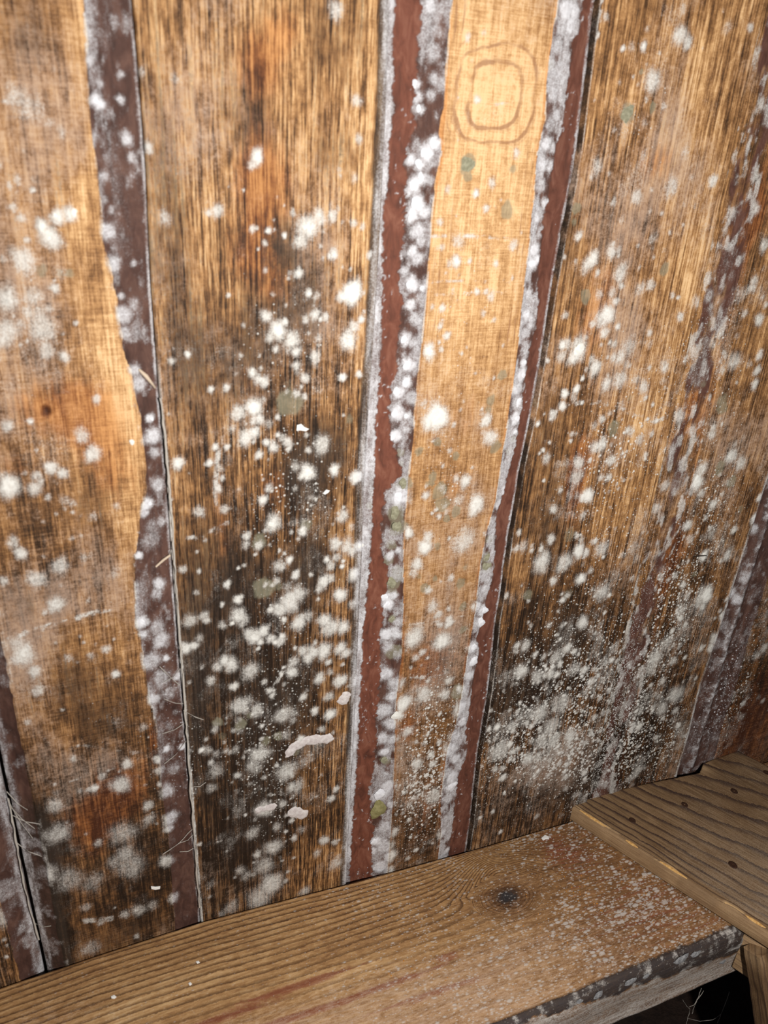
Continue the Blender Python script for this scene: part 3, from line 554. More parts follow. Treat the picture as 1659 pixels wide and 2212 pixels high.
def mouldy_edge(A, side, width, strength, cool=.7, dens=60, seed=0):
    X, Z = A['X'], A['Z']
    lim = (A['L'] if side < 0 else A['R'])[:, None]
    d = (X - lim) * -side
    v = strength * np.clip(1.2 - (d / width) ** 2 * 1.1, 0, 1) * (.05 + 1.55 * fbm(X * 330, Z * dens, seed + 51)) * (.55 + .8 * fbm(X * 20, Z * 12, seed + 52))
    A['mould'] = np.maximum(A['mould'], v)
    A['cool'] = np.clip(A['cool'] + cool * np.clip(1.3 - d / width, 0, 1), 0, 1)

def red_bark(A, left, right, power=1.0):
    """smooth inner bark: bounded by two surveyed lines, kept clear of mould"""
    X, zs = A['X'], A['zs']
    jl = .007 * (fbm(X * 120, A['Z'] * 190, 91) - .5); jr = .010 * (fbm(X * 120, A['Z'] * 170, 92) - .5)
    k = sstep(-.0010, .0014, X - left(zs)[:, None] - jl) * sstep(-.0010, .0014, right(zs)[:, None] + jr - X)
    A['barkred'] = np.maximum(A['barkred'], k * power)
    crumbs = sstep(.66, .80, fbm(X * 260, A['Z'] * 200, 95)) * sstep(.45, .6, fbm(X * 50, A['Z'] * 20, 96))
    A['mould'] = A['mould'] * (1 - .95 * k) + .8 * k * crumbs; A['speck'] = A['speck'] * (1 - .9 * k); A['green'] = A['green'] * (1 - k)
    return k

# far left plank: only its edge shows low down
def x_l2(A):
    mouldy_edge(A, 1, .012, .8, .4, 40, 3)
    d = A['R'][:, None] - A['X']
    A['mould'] = np.maximum(A['mould'], (d < .03) * .50 * sstep(.45, .70, fbm(A['X'] * 60, A['Z'] * 40, 48)))
    A['tone'] -= .12
P_L2, _ = build_plank(wall, const(-.36), off(E_A_LEFT, -.204), None, off(E_A_LEFT, -.232), base=.50, dx=.0024, wane=.014, seed=400, extra=x_l2, barkred=.05)

# left plank with its wavy bark edge
def x_l(A):
    X, Z, zs = A['X'], A['Z'], A['zs']
    e = E_L_FACE(zs)[:, None] - X
    clean = sstep(0, .004, e) * (1 - sstep(.012, .030, e + .012 * (fbm(X * 30, Z * 25, 44) - .5))) * sstep(-.75, -.5, Z)
    A['mould'] *= 1 - .8 * clean; A['grime'] -= .25 * clean; A['tone'] += .10 * clean
    w = X - E_L_FACE(zs)[:, None]
    A['tone'] += .0
    A['mould'] = np.maximum(A['mould'], (w > 0) * .75 * sstep(.42, .66, fbm(X * 60, Z * 22, 45)) * (.3 + .7 * sstep(-.85, -.55, Z)) * np.exp(-np.maximum(w, 0) / .016))
    A['mould'] = np.maximum(A['mould'], (w > 0) * .48 * sstep(.50, .72, fbm(X * 130, Z * 60, 46)) * (.45 + .55 * sstep(-.85, -.5, Z)))
    mouldy_edge(A, 1, .003, .7, .2, 70, 4)
    low = 1 - sstep(-.72, -.55, Z)
    dleft = X - A['L'][:, None]
    A['grime'] += .8 * low * (1 - sstep(.01, .055, dleft)); A['tone'] -= .2 * low * (1 - sstep(.02, .06, dleft))
    A['mould'] = np.maximum(A['mould'], (dleft < .026) * .42 * sstep(.46, .68, fbm(X * 70, Z * 50, 47)))
    A['bark'] *= 1 - .5 * low * (dleft < .04)
    mouldy_edge(A, -1, .010, .75, .3, 60, 5)
    # small dark knot hole
    k = at(100, 888); d = np.hypot((X - k[0]) / .0048, (Z - k[2]) / .0062)
    A['tone'] -= .55 * np.clip(1.3 - d, 0, 1); A['grime'] += 1.2 * np.clip(1.25 - d, 0, 1); A['Y'] = A['Y'] + .004 * np.clip(1.1 - d, 0, 1)
P_L, A_L = build_plank(wall, off(E_A_LEFT, -.199), off(E_A_LEFT, -.0014), off(E_A_LEFT, -.176), E_L_FACE, base=.555, wane=.010, wane_r=.005, streak=.55, saw=.60, seed=20, extra=x_l, barkred=.06, grime0=.22)

# wide streaked plank
def x_a(A):
    X, Z, zs = A['X'], A['Z'], A['zs']
    keep = A['mould'].copy(); mouldy_edge(A, -1, .0030, 1.0, .1, 60, 6)
    A['mould'] = np.maximum(keep, A['mould'] * (1 - .8 * sstep(-.30, -.15, Z)))
    mouldy_edge(A, 1, .010, .62, .85, 22, 7)
    dr = A['R'][:, None] - X
    A['grime'] += .85 * (1 - sstep(.006, .013, dr + .004 * (fbm(X * 90, Z * 25, 61) - .5)))
    low = 1 - sstep(-.8, -.45, Z)
    A['mould'] = np.maximum(A['mould'], (.35 + .65 * low) * .95 * np.clip(1.2 - (dr - .0015) ** 2 / .0022 ** 2, 0, 1) * fbm(X * 190, Z * 40, 62) * 1.6)
P_A, A_A = build_plank(wall, E_A_LEFT, off(E_A_RIGHT, -.002), None, None, base=.545, streak=1.2, saw=.10, seed=40, extra=x_a, grime0=.34)

# narrow pale plank with bark on both sides
E_RB_L = edge([(868, -80), (862, 0), (858, 200), (851, 330), (836, 500), (834, 650), (829, 800), (820, 900), (816, 1000), (810, 1130), (806, 1220), (793, 1350), (788, 1450), (780, 1600), (774, 1700), (764, 1850), (758, 1960)])
E_RB_R = edge([(925, -80), (915, 20), (912, 80), (906, 200), (898, 240), (905, 275), (885, 320), (882, 420), (880, 500), (870, 560), (868, 620), (876, 660), (866, 740), (862, 800), (850, 850), (846, 900), (850, 950), (868, 1010), (869, 1030), (845, 1055), (838, 1070), (830, 1130), (830, 1200), (842, 1235), (840, 1270), (828, 1310), (834, 1340), (825, 1380), (826, 1450), (818, 1550), (816, 1640), (800, 1720), (806, 1760), (812, 1800), (803, 1830), (808, 1890), (800, 1960)])
E_RB2_L = edge([(1270, -80), (1262, 20), (1258, 55), (1240, 90), (1232, 165), (1220, 260), (1202, 325), (1190, 410), (1176, 470), (1172, 510), (1166, 587), (1165, 647), (1164, 700), (1148, 750), (1142, 790), (1134, 850), (1121, 937), (1108, 1000), (1097, 1035), (1074, 1115), (1072, 1168), (1067, 1245), (1051, 1300), (1042, 1350), (1030, 1378), (1036, 1412), (1026, 1460), (1020, 1495), (1014, 1540), (1007, 1585), (1012, 1630), (991, 1679), (985, 1740), (979, 1780), (972, 1842), (960, 1940)])
def x_c(A):
    X, Z, zs = A['X'], A['Z'], A['zs']
    # growth rings round the knot, then running down the plank
    c = at(1072, 205); k2 = at(1060, 420)
    u = (X - c[0]) / .036; v = (Z - c[2]) / .034
    sq = (np.abs(u) ** 3.2 + np.abs(v) ** 3.2) ** (1 / 3.2)
    wob = .30 * (fbm(X * 30, Z * 30, 63) - .5) + .10 * (fbm(X * 90, Z * 90, 65) - .5)
    u2 = (X - k2[0]) / .03; v2 = (Z - k2[2]) / .05
    mid = .5 * (E_C_FL(zs) + E_C_FR(zs))[:, None]; half = .5 * (E_C_FR(zs) - E_C_FL(zs))[:, None]
    side = np.abs(X - mid) / half
    line = np.zeros_like(X)
    for r, wd, st in ((.84, .06, .75), (.95, .04, .45), (1.26, .05, .7), (1.36, .03, .5), (1.52, .03, .45), (.30, .08, .35), (.58, .06, .25)):
        line = np.maximum(line, st * np.clip(1.15 - ((sq + wob - r) / (wd * 1.5)) ** 2, 0, 1))
    far = sstep(1.5, 1.75, sq)
    for r, st in ((.62, .5), (.78, .6), (.90, .5), (.40, .3)):
        d = side + .10 * (fbm(X * 15, Z * 22, 64 + int(r * 10)) - .5) - r
        line = np.maximum(line, far * st * 1.5 * (.3 + fbm(X * 40, Z * 14, 66)) * np.clip(1.15 - (d / .025) ** 2, 0, 1))
    line *= .15 + 1.35 * fbm(X * 45, Z * 35, 67)
    line *= .25 + .75 * sstep(-.55, -.1, Z)
    A['line'] = line
    A['tone'] += .16 * np.clip(1 - sq * .6, 0, 1) * .6
    inner = sstep(.004, .02, (1 - side) * half)
    A['grime'] -= .30 * sstep(-.5, .0, Z)
    # warm rim where the sawn face meets the bark
    rim = np.clip(1 - (1 - side) * half / .0045, 0, 1) * (side < 1)
    A['rust'] += .75 * rim
    A['mould'] *= 1 - .6 * rim
    # wane: grey film, white mould, clean red inner bark
    wl = E_C_FL(zs)[:, None] - X; wr = X - E_C_FR(zs)[:, None]
    onw = ((wl > 0) | (wr > 0))
    film = np.where(wl > 0, .62 * sstep(.30, .62, fbm(X * 85, Z * 40, 68)), np.where(wr > 0, .74 * sstep(.25, .55, fbm(X * 85, Z * 40, 69)), 0))
    A['mould'] = np.maximum(A['mould'], film)
    edge_l = E_RB_L(zs)[:, None] - X
    A['mould'] = np.maximum(A['mould'], (edge_l > -.002) * .95 * (.3 + fbm(X * 130, Z * 60, 70)))
    A['green'] = np.where(onw, A['green'], A['green'])
    k = red_bark(A, E_RB_L, E_RB_R, 1.0)
    k2_ = red_bark(A, E_RB2_L, lambda z: E_D_LEFT(z) - .0045, .62)
    rr = A['R'][:, None] - X
    A['mould'] = np.maximum(A['mould'], (rr < .0030) * .60 * fbm(X * 160, Z * 45, 72) * 1.5)
    A['grime'] = np.where(onw, .4, A['grime'])
    A['Y'] = A['Y'] - .0016 * k * np.clip(fbm(X * 50, Z * 30, 73), 0, 1)
P_C, A_C = build_plank(wall, E_C_LEFT, off(E_D_LEFT, -.003), E_C_FL, E_C_FR, base=.745, dx=.0014, streak=.38, saw=.62, seed=60, extra=x_c, grime0=.02, mott=.28, barkred=.12, wane=.013, wane_r=.005)

# grained plank right of it
def x_d(A):
    X, Z = A['X'], A['Z']
    mouldy_edge(A, -1, .0034, .62, .2, 30, 8)
    A['mould'][:, 0] *= .25; A['tone'][:, 0] -= .3; A['cool'][:, :2] = .1
    dl = X - A['L'][:, None]
    A['mould'] *= 1 - .35 * np.exp(-((X - .70) / .03) ** 2) * sstep(-.6, -.2, Z)
    A['line'] = .0 * X
P_D, A_D = build_plank(wall, E_D_LEFT, off(E_D_RIGHT, -.0004), None, None, base=.56, dx=.0018, streak=.85, saw=.05, fine=330., seed=80, extra=x_d, grime0=.18)

# plank past the dark bark band
def x_g(A):
    X, Z, zs = A['X'], A['Z'], A['zs']
    w = E_G_FACE(zs)[:, None] - X
    A['bark'] = np.clip(sstep(-.022, .022, w + .04 * (fbm(X * 40, Z * 14, 85) - .5)), 0, 1) * sstep(0, .018, X - A['L'][:, None] + .02 * (fbm(X * 40, Z * 20, 84) - .5)) * (.18 + .75 * fbm(X * 60, Z * 20, 86))
    A['cool'] = np.clip(A['bark'] * .6, 0, 1)
    A['mould'] = np.maximum(A['mould'], (w > 0) * .62 * sstep(.44, .68, fbm(X * 110, Z * 50, 87)))
    A['rust'] += .5 * np.exp(-((w) / .012) ** 2)
    mouldy_edge(A, 1, .006, .8, .6, 45, 9)
P_G, A_G = build_plank(wall, E_D_RIGHT, off(E_G_RIGHT, -.001), E_G_FACE, None, base=.50, dx=.0020, streak=.7, saw=.15, seed=100, extra=x_g, grime0=.10, wane=.003, barkred=.25)

# last plank: dark bark edge, then reddish sawn face
def x_f(A):
    X, Z, zs = A['X'], A['Z'], A['zs']
    w = E_F_FACE(zs)[:, None] - X
    t = np.clip(w / .085, 0, 1)
    ridge = np.exp(-((X - .5 * (A['L'][:, None] + E_F_FACE(zs)[:, None]) + .004) / .007) ** 2)
    A['Y'] = A['Y'] - .006 * ridge * (w > 0)
    A['mould'] = np.maximum(A['mould'], (w > 0) * (.62 * ridge * (.1 + fbm(X * 120, Z * 40, 93)) + .42 * sstep(.46, .72, fbm(X * 150, Z * 90, 94))))
    A['cool'] = np.maximum(A['cool'], (w > 0) * .8); A['grime'] = np.where(w > 0, .9, A['grime'])
    mouldy_edge(A, -1, .005, .75, .6, 50, 10)
    A['tone'] -= .06
    A['rust'] += .35
P_F, A_F = build_plank(wall, off(E_G_RIGHT, .0012), const(1.42), E_F_FACE, None, base=.46, dx=.0024, streak=.25, saw=.9, seed=120, extra=x_f, grime0=.05, wane=.016, barkred=.0)

PLANKS = [(P_L2, 'far left plank with orange face and mouldy edge'), (P_L, 'tan plank with wavy dark bark edge on its right'), (P_A, 'wide plank with dark streaked grain and many round mould spots'),
          (P_C, 'narrow pale golden plank with a knot and reddish bark on both sides'), (P_D, 'brown grained plank densely speckled with mould'), (P_G, 'brown plank with a blurred dark bark band'), (P_F, 'dark reddish plank with a charcoal mouldy bark edge')]
for o, l in PLANKS: o['label'] = l


# ---------------------------------------------------------------- thick mould colonies, each a lump of its own on its plank
def dome(seed, seg=16, rings=3):
    r = random.Random(seed)
    ph = [r.random() * 6.28 for _ in range(6)]
    V = [(0, -.24, 0)]; F = []
    for k in range(1, rings + 1):
        q = k / rings
        for j in range(seg):
            t = 2 * math.pi * j / seg
            rim = 1 + .16 * math.sin(2 * t + ph[0]) + .10 * math.sin(3 * t + ph[1]) + .09 * math.sin(5 * t + ph[2]) + .05 * r.uniform(-1, 1)
            h = -.24 * (1 - q * q) + (.05 if k == rings else 0) + (.03 * r.uniform(-1, 1) if k < rings else 0)
            V.append((q * rim * math.cos(t), h, q * rim * math.sin(t)))
    for j in range(seg):
        F.append((0, 1 + (j + 1) % seg, 1 + j))
        for k in range(rings - 1):
            a = 1 + k * seg
            F.append((a + j, a + (j + 1) % seg, a + seg + (j + 1) % seg, a + seg + j))
    return V, F

def lump_material(name, c0, c1):
    n = NT(name)
    g1 = n.noise(9.0, (1, 1, 1), 4.0, 0.75); g2 = n.noise(2.6, (1, 1, 1), 3.0, 0.6)
    col = n.mix(n.ss(0.3, 0.7, g2), c0, c1)
    col = n.mix(n.mul(n.ss(0.56, 0.75, g1), 0.5), col, tuple(k * .5 for k in c0))
    return n.finish(col, .95, n.add(g1, g2), .25, .05, .1)
M_LUMP_W = lump_material('white_mould', (.74, .73, .68), (.90, .90, .86))
M_LUMP_B = lump_material('bluish_mould', (.70, .70, .75), (.88, .90, .94))
M_LUMP_G = lump_material('grey_green_mould', (.22, .21, .14), (.36, .35, .25))
M_LUMP_O = lump_material('olive_mould', (.20, .18, .075), (.34, .31, .15))

def lump_meshes(mat, nm):
    out = []
    for k in range(5):
        V, F = dome(k * 3 + 1)
        me = bpy.data.meshes.new(nm); me.from_pydata(V, [], F); me.update()
        me.polygons.foreach_set('use_smooth', np.ones(len(F), bool)); me.materials.append(mat); out.append(me)
    return out
LM = {'w': lump_meshes(M_LUMP_W, 'mould_colony'), 'b': lump_meshes(M_LUMP_B, 'mould_colony'), 'g': lump_meshes(M_LUMP_G, 'mould_colony'), 'o': lump_meshes(M_LUMP_O, 'mould_colony'), 's': lump_meshes(lump_material('smoky_mould', (.20, .20, .21), (.46, .46, .47)), 'mould_colony')}

def depth_at(A, x, z):
    i = int(np.clip(np.searchsorted(A['zs'], z), 0, len(A['zs']) - 1))
    j = int(np.clip(np.searchsorted(A['X'][i], x), 0, A['X'].shape[1] - 1))
    return A['Y'][i, j]

def home(x, z):
    for o, A in ((P_L, A_L), (P_A, A_A), (P_C, A_C), (P_D, A_D), (P_G, A_G), (P_F, A_F)):
        i = int(np.clip(np.searchsorted(A['zs'], z), 0, len(A['zs']) - 1))
        if A['L'][i] + .003 < x < A['R'][i] - .003: return o, A
    return None, None

lr = random.Random(5)
def lump(px, py, r, kind, squash=1.0):
    p = at(px, py); o, A = home(p[0], p[2])
    if o is None: return
    m = r * mpp(px, py)
    c = bpy.data.objects.new('mould_colony', lr.choice(LM[kind])); COL.objects.link(c); c.parent = o
    c.location = (p[0], depth_at(A, p[0], p[2]) - .0004, p[2])
    c.rotation_euler = (0, lr.random() * 6.28, 0)
    c.scale = (m, m * squash, m * lr.uniform(.9, 1.15))
    return c
for x, y, r, s in WHITE:
    if s >= 1.0 and r >= 9: lump(x, y, r * .62, 'w', .55)
for x, y, r, s in WANE:
    if s >= 1.1 and r >= 10: lump(x, y, r * .66, 'b', .8)
for x, y, r, s in GREEN:
    if s >= 1.0 and x > 800: lump(x, y, r * .72, 'g', .5)
oc = lump(823, 1752, 20, 'o', .9)
oc['label'] = 'olive green mould cushion'

# pale smears of fungus across the wide plank
def smear(name, pts, w, parent, A, mat, label=None, hgt=.003):
    P = [at(*p) for p in pts]; ww = w * mpp(*pts[0])
    # resample
    d = [0]
    for a, b in zip(P[:-1], P[1:]): d.append(d[-1] + np.linalg.norm(b - a))
    N = max(8, int(d[-1] / (ww * .35))); q = np.linspace(0, d[-1], N)
    xs = np.interp(q, d, [p[0] for p in P]); zs_ = np.interp(q, d, [p[2] for p in P])
    V, F = [], []; K = 9
    for i in range(N):
        j0, j1 = max(i - 1, 0), min(i + 1, N - 1)
        t = Vector((xs[j1] - xs[j0], zs_[j1] - zs_[j0])).normalized(); nn = (-t.y, t.x)
        e = min(1, math.sin(math.pi * (i + .35) / (N - .3)) * 2.2)
        wd = ww * max(.25, e) * (1 + .10 * math.sin(i * .9) + .05 * math.sin(i * 2.1))
        for k in range(K):
            a = -1 + 2 * k / (K - 1)
            x, z = xs[i] + nn[0] * a * wd, zs_[i] + nn[1] * a * wd
            h = hgt * max(.0, e) * math.sqrt(max(0, 1 - a * a)) * (.8 + .35 * math.sin(i * 2.3 + k))
            V.append((x, depth_at(A, x, z) + .0006 - h, z))
    for i in range(N - 1):
        for k in range(K - 1):
            a = i * K + k; F.append((a, a + 1, a + K + 1, a + K))
    o = mesh_obj(name, V, F, mat, parent)
    if label: o['label'] = label
    return o
M_FUNGUS = mould_material('pinkish_fungus', (.62, .55, .54), (.78, .73, .71))
smear('fungus_smear', [(616, 1640), (634, 1614), (660, 1600), (690, 1597), (728, 1594)], 12, P_A, A_A, M_FUNGUS, 'bent pinkish white smear of fungus')
smear('fungus_smear', [(624, 1750), (642, 1756), (664, 1762)], 13, P_A, A_A, M_FUNGUS)
smear('fungus_smear', [(736, 1522), (744, 1508), (752, 1494)], 12, P_A, A_A, M_FUNGUS)
smear('fungus_smear', [(548, 1752), (572, 1746), (600, 1740)], 9, P_A, A_A, M_FUNGUS)

# ---------------------------------------------------------------- the timber rail along the foot of the wall
RX = np.array([-.60, -.139, -.03, .118, .333, .537, .734, 1.0, 1.5])
RZ = np.array([-.985, -.979, -.978, -.980, -1.002, -1.021, -1.034, -1.048, -1.07])
def rz(x): return np.interp(x, RX, RZ)
def on_rail(px, py):
    z = -1.0
    for _ in range(30):
        p = level(px, py, z); z = float(rz(p[0]))
    return p
fp = [on_rail(*p) for p in ((1085, 2212), (1255, 2130), (1400, 2068), (1550, 2002))]
YF = float(np.mean([p[1] for p in fp]))
def front_z(px, py):
    d = ray(px, py); t = (YF - .012 - CAM[1]) / d[1]; return CAM + d * t
THK = float(np.mean([rz(front_z(*p)[0]) - front_z(*p)[2] for p in ((1530, 2125), (1420, 2170), (1320, 2210))]))

KN = on_rail(1092, 1932)
def rail_material():
    n = NT('grained_rail_wood')
    s1 = n.noise(330.0, (.03, 1, 1), 2.0, .6, .2); g1 = n.noise(900.0, (1, 1, 1), 2.0, .7); g2 = n.noise(240.0, (1, 1, 1), 3.0, .65); g3 = n.noise(50.0, (1, 1, 1), 3.0, .6)
    fi = n.noise(420.0, (.22, 1, 1), 2.0, .6)
    ph = n.attr('phase'); lw = n.attr('lines'); tone = n.attr('tone'); red = n.attr('rust'); mould = n.attr('mould'); speck = n.attr('speck'); grime = n.attr('grime'); pale = n.attr('film')
    wv = n.op('FRACT', n.add(ph, n.cen(s1, .30), n.cen(g2, .35)))
    ln = n.ss(.52, .97, wv)
    t = n.add(tone, n.cen(s1, .5), n.cen(g3, .3), n.cen(g1, .3), n.cen(fi, .45))
    col = n.ramp(t, [(0.0, (.03, .014, .007)), (.25, (.11, .050, .020)), (.45, (.235, .118, .048)), (.65, (.40, .225, .095)), (.85, (.58, .37, .18)), (1, (.72, .52, .30))])
    col = n.mix(n.mul(n.mul(ln, lw), .85), col, (.075, .033, .014))
    col = n.mix(n.mul(n.ss(.45, .85, n.add(red, n.cen(s1, 1.0), n.cen(g2, .5), n.mul(ln, .15))), .72), col, (.22, .055, .030))
    col = n.mix(n.mul(n.ss(.40, 1.0, n.add(pale, n.cen(g1, .9), n.cen(fi, .8), n.cen(g3, .4))), .62), col, (.55, .40, .31))
    col = n.mix(n.mul(n.ss(.42, .74, n.add(grime, n.cen(g2, .75), n.cen(g1, .4))), .88), col, (.030, .029, .033))
    mc = n.mix(g2, (.50, .46, .42), (.74, .71, .68))
    core = n.ss(.38, .92, n.add(mould, n.cen(g1, 1.0), n.cen(g2, .5), n.cen(s1, .5)))
    col = n.mix(n.mul(core, .8), col, mc)
    d1, c1 = n.voro(190.0, (.5, 1, 1)); d2, c2 = n.voro(380.0, (.5, 1, 1))
    sp1 = n.ss(0, .3, n.op('SUBTRACT', n.mul(n.mul(c1, speck), .62), n.add(d1, n.cen(g1, .3))))
    sp2 = n.ss(0, .2, n.op('SUBTRACT', n.mul(n.mul(c2, speck), .62), n.add(d2, n.cen(g1, .3))))
    col = n.mix(n.mul(n.op('MAXIMUM', sp1, n.mul(sp2, .8)), .72), col, mc)
    h = n.add(n.mul(ln, -.5), n.mul(g1, .3), n.mul(fi, .4), n.mul(core, .6), n.mul(sp1, .5))
    return n.finish(col, .62, h, .6, .0012, .35)
M_RAIL = rail_material()

def build_rail():
    xs = np.arange(-.60, 1.42, .0022)
    W = -YF
    prof = [(v, 0.0, 'top') for v in np.arange(.0, W - .003, .0022)]
    # rounded waney shoulder and front face
    for k in range(1, 11):
        a = k / 10 * math.pi / 2
        prof.append((W + .012 * math.sin(a) - .003, -.014 * (1 - math.cos(a)), 'wane'))
    for h in np.arange(.018, THK, .0028): prof.append((W + .009 + .002 * math.sin(h * 60), -h, 'front'))
    prof += [(W * .5, -THK - .001, 'under'), (.004, -THK, 'under'), (-.0 + .0, -.002, 'back')]
    d = np.array([p[0] for p in prof]); dz = np.array([p[1] for p in prof]); zone = [p[2] for p in prof]
    X = np.repeat(xs[:, None], len(d), 1); D = np.repeat(d[None, :], len(xs), 0); DZ = np.repeat(dz[None, :], len(xs), 0)
    top = np.array([z == 'top' for z in zone])[None, :] * np.ones_like(X)
    drop = np.maximum(0, -DZ)
    wav = .006 * (fbm(X * 9, X * 0, 201) - .5) * np.clip((D - .05) / W, 0, 1)
    Yv = -.005 - D - wav * (1 if True else 0)
    Zv = rz(X) + DZ + .0012 * (fbm(X * 25, D * 120, 202) - .5) * top
    # grain phase: straight lines squeezed between the knot and the wall
    dk = -KN[1]; xk = KN[0]
    a = .70 * np.exp(-((X - xk - .012) / .085) ** 2) * np.exp(-np.maximum(0, D - dk * .8) / .025) + .10 * np.exp(-((X - xk + .16) / .14) ** 2) * np.exp(-D / .1)
    q = D / (1 - np.clip(a, 0, .8)) + .010 * (fbm(X * 5, D * 14, 203) - .5) - .020 * np.maximum(0, X - .0) * (D / W)
    ph = q / .0075 * (1 - .35 * np.clip(q / W, 0, 1))
    rk = np.hypot((X - xk) / 1.25, (D - dk) / .80)
    ring = 1 - sstep(.036, .052, rk)
    ph = ph * (1 - ring) + ring * (rk / .0052)
    ph = np.where(top > 0, ph, 30 + drop / .007 + 1.5 * fbm(X * 6, drop * 30, 205))
    rightness = sstep(.55, .72, X + .25 * (D - .05)); front = sstep(.35, .75, D / W)
    lines = np.clip(1.0 - .75 * rightness - .55 * front - .25 * sstep(.25, .5, D / W), .12, 1) * (.6 + .7 * fbm(X * 12, D * 40, 206))
    lines = np.where(top > 0, lines, .35)
    lines = np.maximum(lines * (1 - .3 * ring), .75 * ring)
    tone = .63 - .05 * sstep(.2, .7, X) - .17 * rightness + .05 * front - .40 * np.exp(-(rk / .022) ** 2) - .16 * np.exp(-(rk / .045) ** 2) + .16 * (fbm(X * 9, D * 22, 207) - .5)
    for lx, ly, w1, w2, dv in ((760, 2090, .09, .016, .14), (200, 2200, .2, .02, .12), (1180, 1850, .03, .012, .10)):
        c = on_rail(lx, ly); tone = tone + dv * np.exp(-((X - c[0]) / w1) ** 2 - ((D + c[1]) / w2) ** 2)
    rust = .14 + .22 * rightness
    for lx, ly, w1, w2, dv in ((1190, 1820, .035, .03, .28), (1240, 1850, .05, .03, .22), (620, 2130, .07, .006, .7), (700, 2100, .06, .005, .5), (480, 2190, .08, .007, .7), (860, 2110, .07, .007, .55), (960, 2060, .03, .008, .6), (700, 2170, .10, .005, .7), (900, 2150, .09, .006, .5), (560, 2210, .1, .005, .6), (1000, 2120, .08, .02, .25), (1400, 1960, .1, .07, .2)):
        c = on_rail(lx, ly); rust = rust + dv * np.exp(-((X - c[0]) / w1) ** 2 - ((D + c[1]) / w2) ** 2)
    pale = .24 + .46 * front * (1 - .55 * sstep(.45, .75, X)) + .28 * np.exp(-((X + .10) / .10) ** 2) * sstep(.02, .06, D) + .18 * np.exp(-(rk / .06) ** 2)
    speck = .42 + .40 * sstep(.1, .45, X) + .26 * rightness + .10 * front
    speck = speck * (.55 + .9 * fbm(X * 22, D * 22, 208))
    mould = .22 * sstep(.55, .75, fbm(X * 18, D * 20, 209)) + .30 * rightness * sstep(.5, .7, fbm(X * 60, D * 60, 210))
    mould = np.maximum(mould, .45 * np.exp(-(((X - xk + .028) / .012) ** 2 + ((D - dk + .006) / .008) ** 2)))
    grime = .05 + .20 * rightness * fbm(X * 40, D * 60, 216) * 1.6 + .80 * np.exp(-(((X - xk) / .024) ** 2 + ((D - dk) / .014) ** 2))
    # dusty line where rail meets wall
    mould = np.maximum(mould, .45 * np.exp(-(D / .006)) * fbm(X * 60, D * 0, 211) * 1.2)
    # front: dark band of mould below the shoulder fading leftwards, grey weathered wood under it
    notop = 1 - top
    bw = .004 + .044 * sstep(.40, .86, X)
    band = (1 - sstep(bw * .75, bw * 1.1, drop + .026 * (fbm(X * 30, drop * 40, 212) - .5))) * notop * sstep(.34, .44, X)
    nearedge = sstep(W - .012, W - .002, D + .016 * (fbm(X * 50, X * 0, 213) - .5)) * top * sstep(.5, .8, X)
    band = np.maximum(band, nearedge * .75)
    grime = np.maximum(grime, .20 + .62 * band * (band > .02)) * np.where(notop > 0, 1, 1)
    grime = np.where((notop > 0) & (band < .1), .12, grime)
    mould = np.where(notop > 0, .70 + .35 * (fbm(X * 25, drop * 130, 214) - .5) + band * (.55 * sstep(.40, .75, fbm(X * 75, drop * 90, 215)) - .55), mould)
    tone = np.where(notop > 0, .42, tone); pale = np.where(notop > 0, .35, pale); rust = np.where(notop > 0, .05 + .45 * np.exp(-((X - .47) / .05) ** 2), rust)
    speck = np.where(notop > 0, .5, speck)
    V = np.stack([X, Yv, Zv], -1)
    nr, nc = X.shape
    F = grid_faces(nr, nc)
    # close the profile loop and the ends
    i = np.arange(nr - 1) * nc
    loop = np.stack([i + nc - 1, i, i + nc, i + 2 * nc - 1], 1)
    F = np.concatenate([F, loop])[:, ::-1]
    at_ = dict(phase=ph, lines=lines, tone=tone, rust=rust, mould=mould, speck=speck, grime=grime, film=pale)
    o = mesh_obj('timber_rail', V.reshape(-1, 3), F, M_RAIL, None, True, {k: np.broadcast_to(v, X.shape).ravel() for k, v in at_.items()})
    bpy.context.view_layer.update()
    return tag(o, 'thick brown timber rail with a dark knot running along the foot of the wall', 'timber')
RAIL = build_rail()

# amber resin beads, too many and small to count
n = NT('amber_resin')
M_RESIN = n.finish((.55, .22, .03), .08, None, spec=.8)
rr_ = random.Random(9)
V, F = [], []
for cx, cy, sx, sy, cnt in ((1250, 1935, 50, 35, 40), (1330, 1880, 50, 25, 20), (1150, 2010, 90, 40, 22), (1000, 2090, 120, 40, 16), (700, 2010, 200, 50, 10), (1420, 1960, 60, 30, 12)):
    for _ in range(cnt):
        p = on_rail(cx + rr_.gauss(0, sx), cy + rr_.gauss(0, sy)); r = rr_.uniform(.0005, .0012)
        if p[1] < YF + .01 or p[1] > -.01: continue
        o = len(V)
        V.append((p[0], p[1], p[2] + r * 1.1))
        for hh, k in ((.7, .7), (-.3, 1.0)):
            for j in range(6): V.append((p[0] + r * k * math.cos(j * 1.0472), p[1] + r * k * math.sin(j * 1.0472), p[2] + r * hh))
        for j in range(6):
            j2 = (j + 1) % 6
            F += [(o, o + 1 + j, o + 1 + j2), (o + 1 + j, o + 7 + j, o + 7 + j2), (o + 1 + j, o + 7 + j2, o + 1 + j2)]
resin = mesh_obj('resin_beads', V, F, M_RESIN, RAIL); tag(resin, 'amber resin beads', None, None, 'stuff')

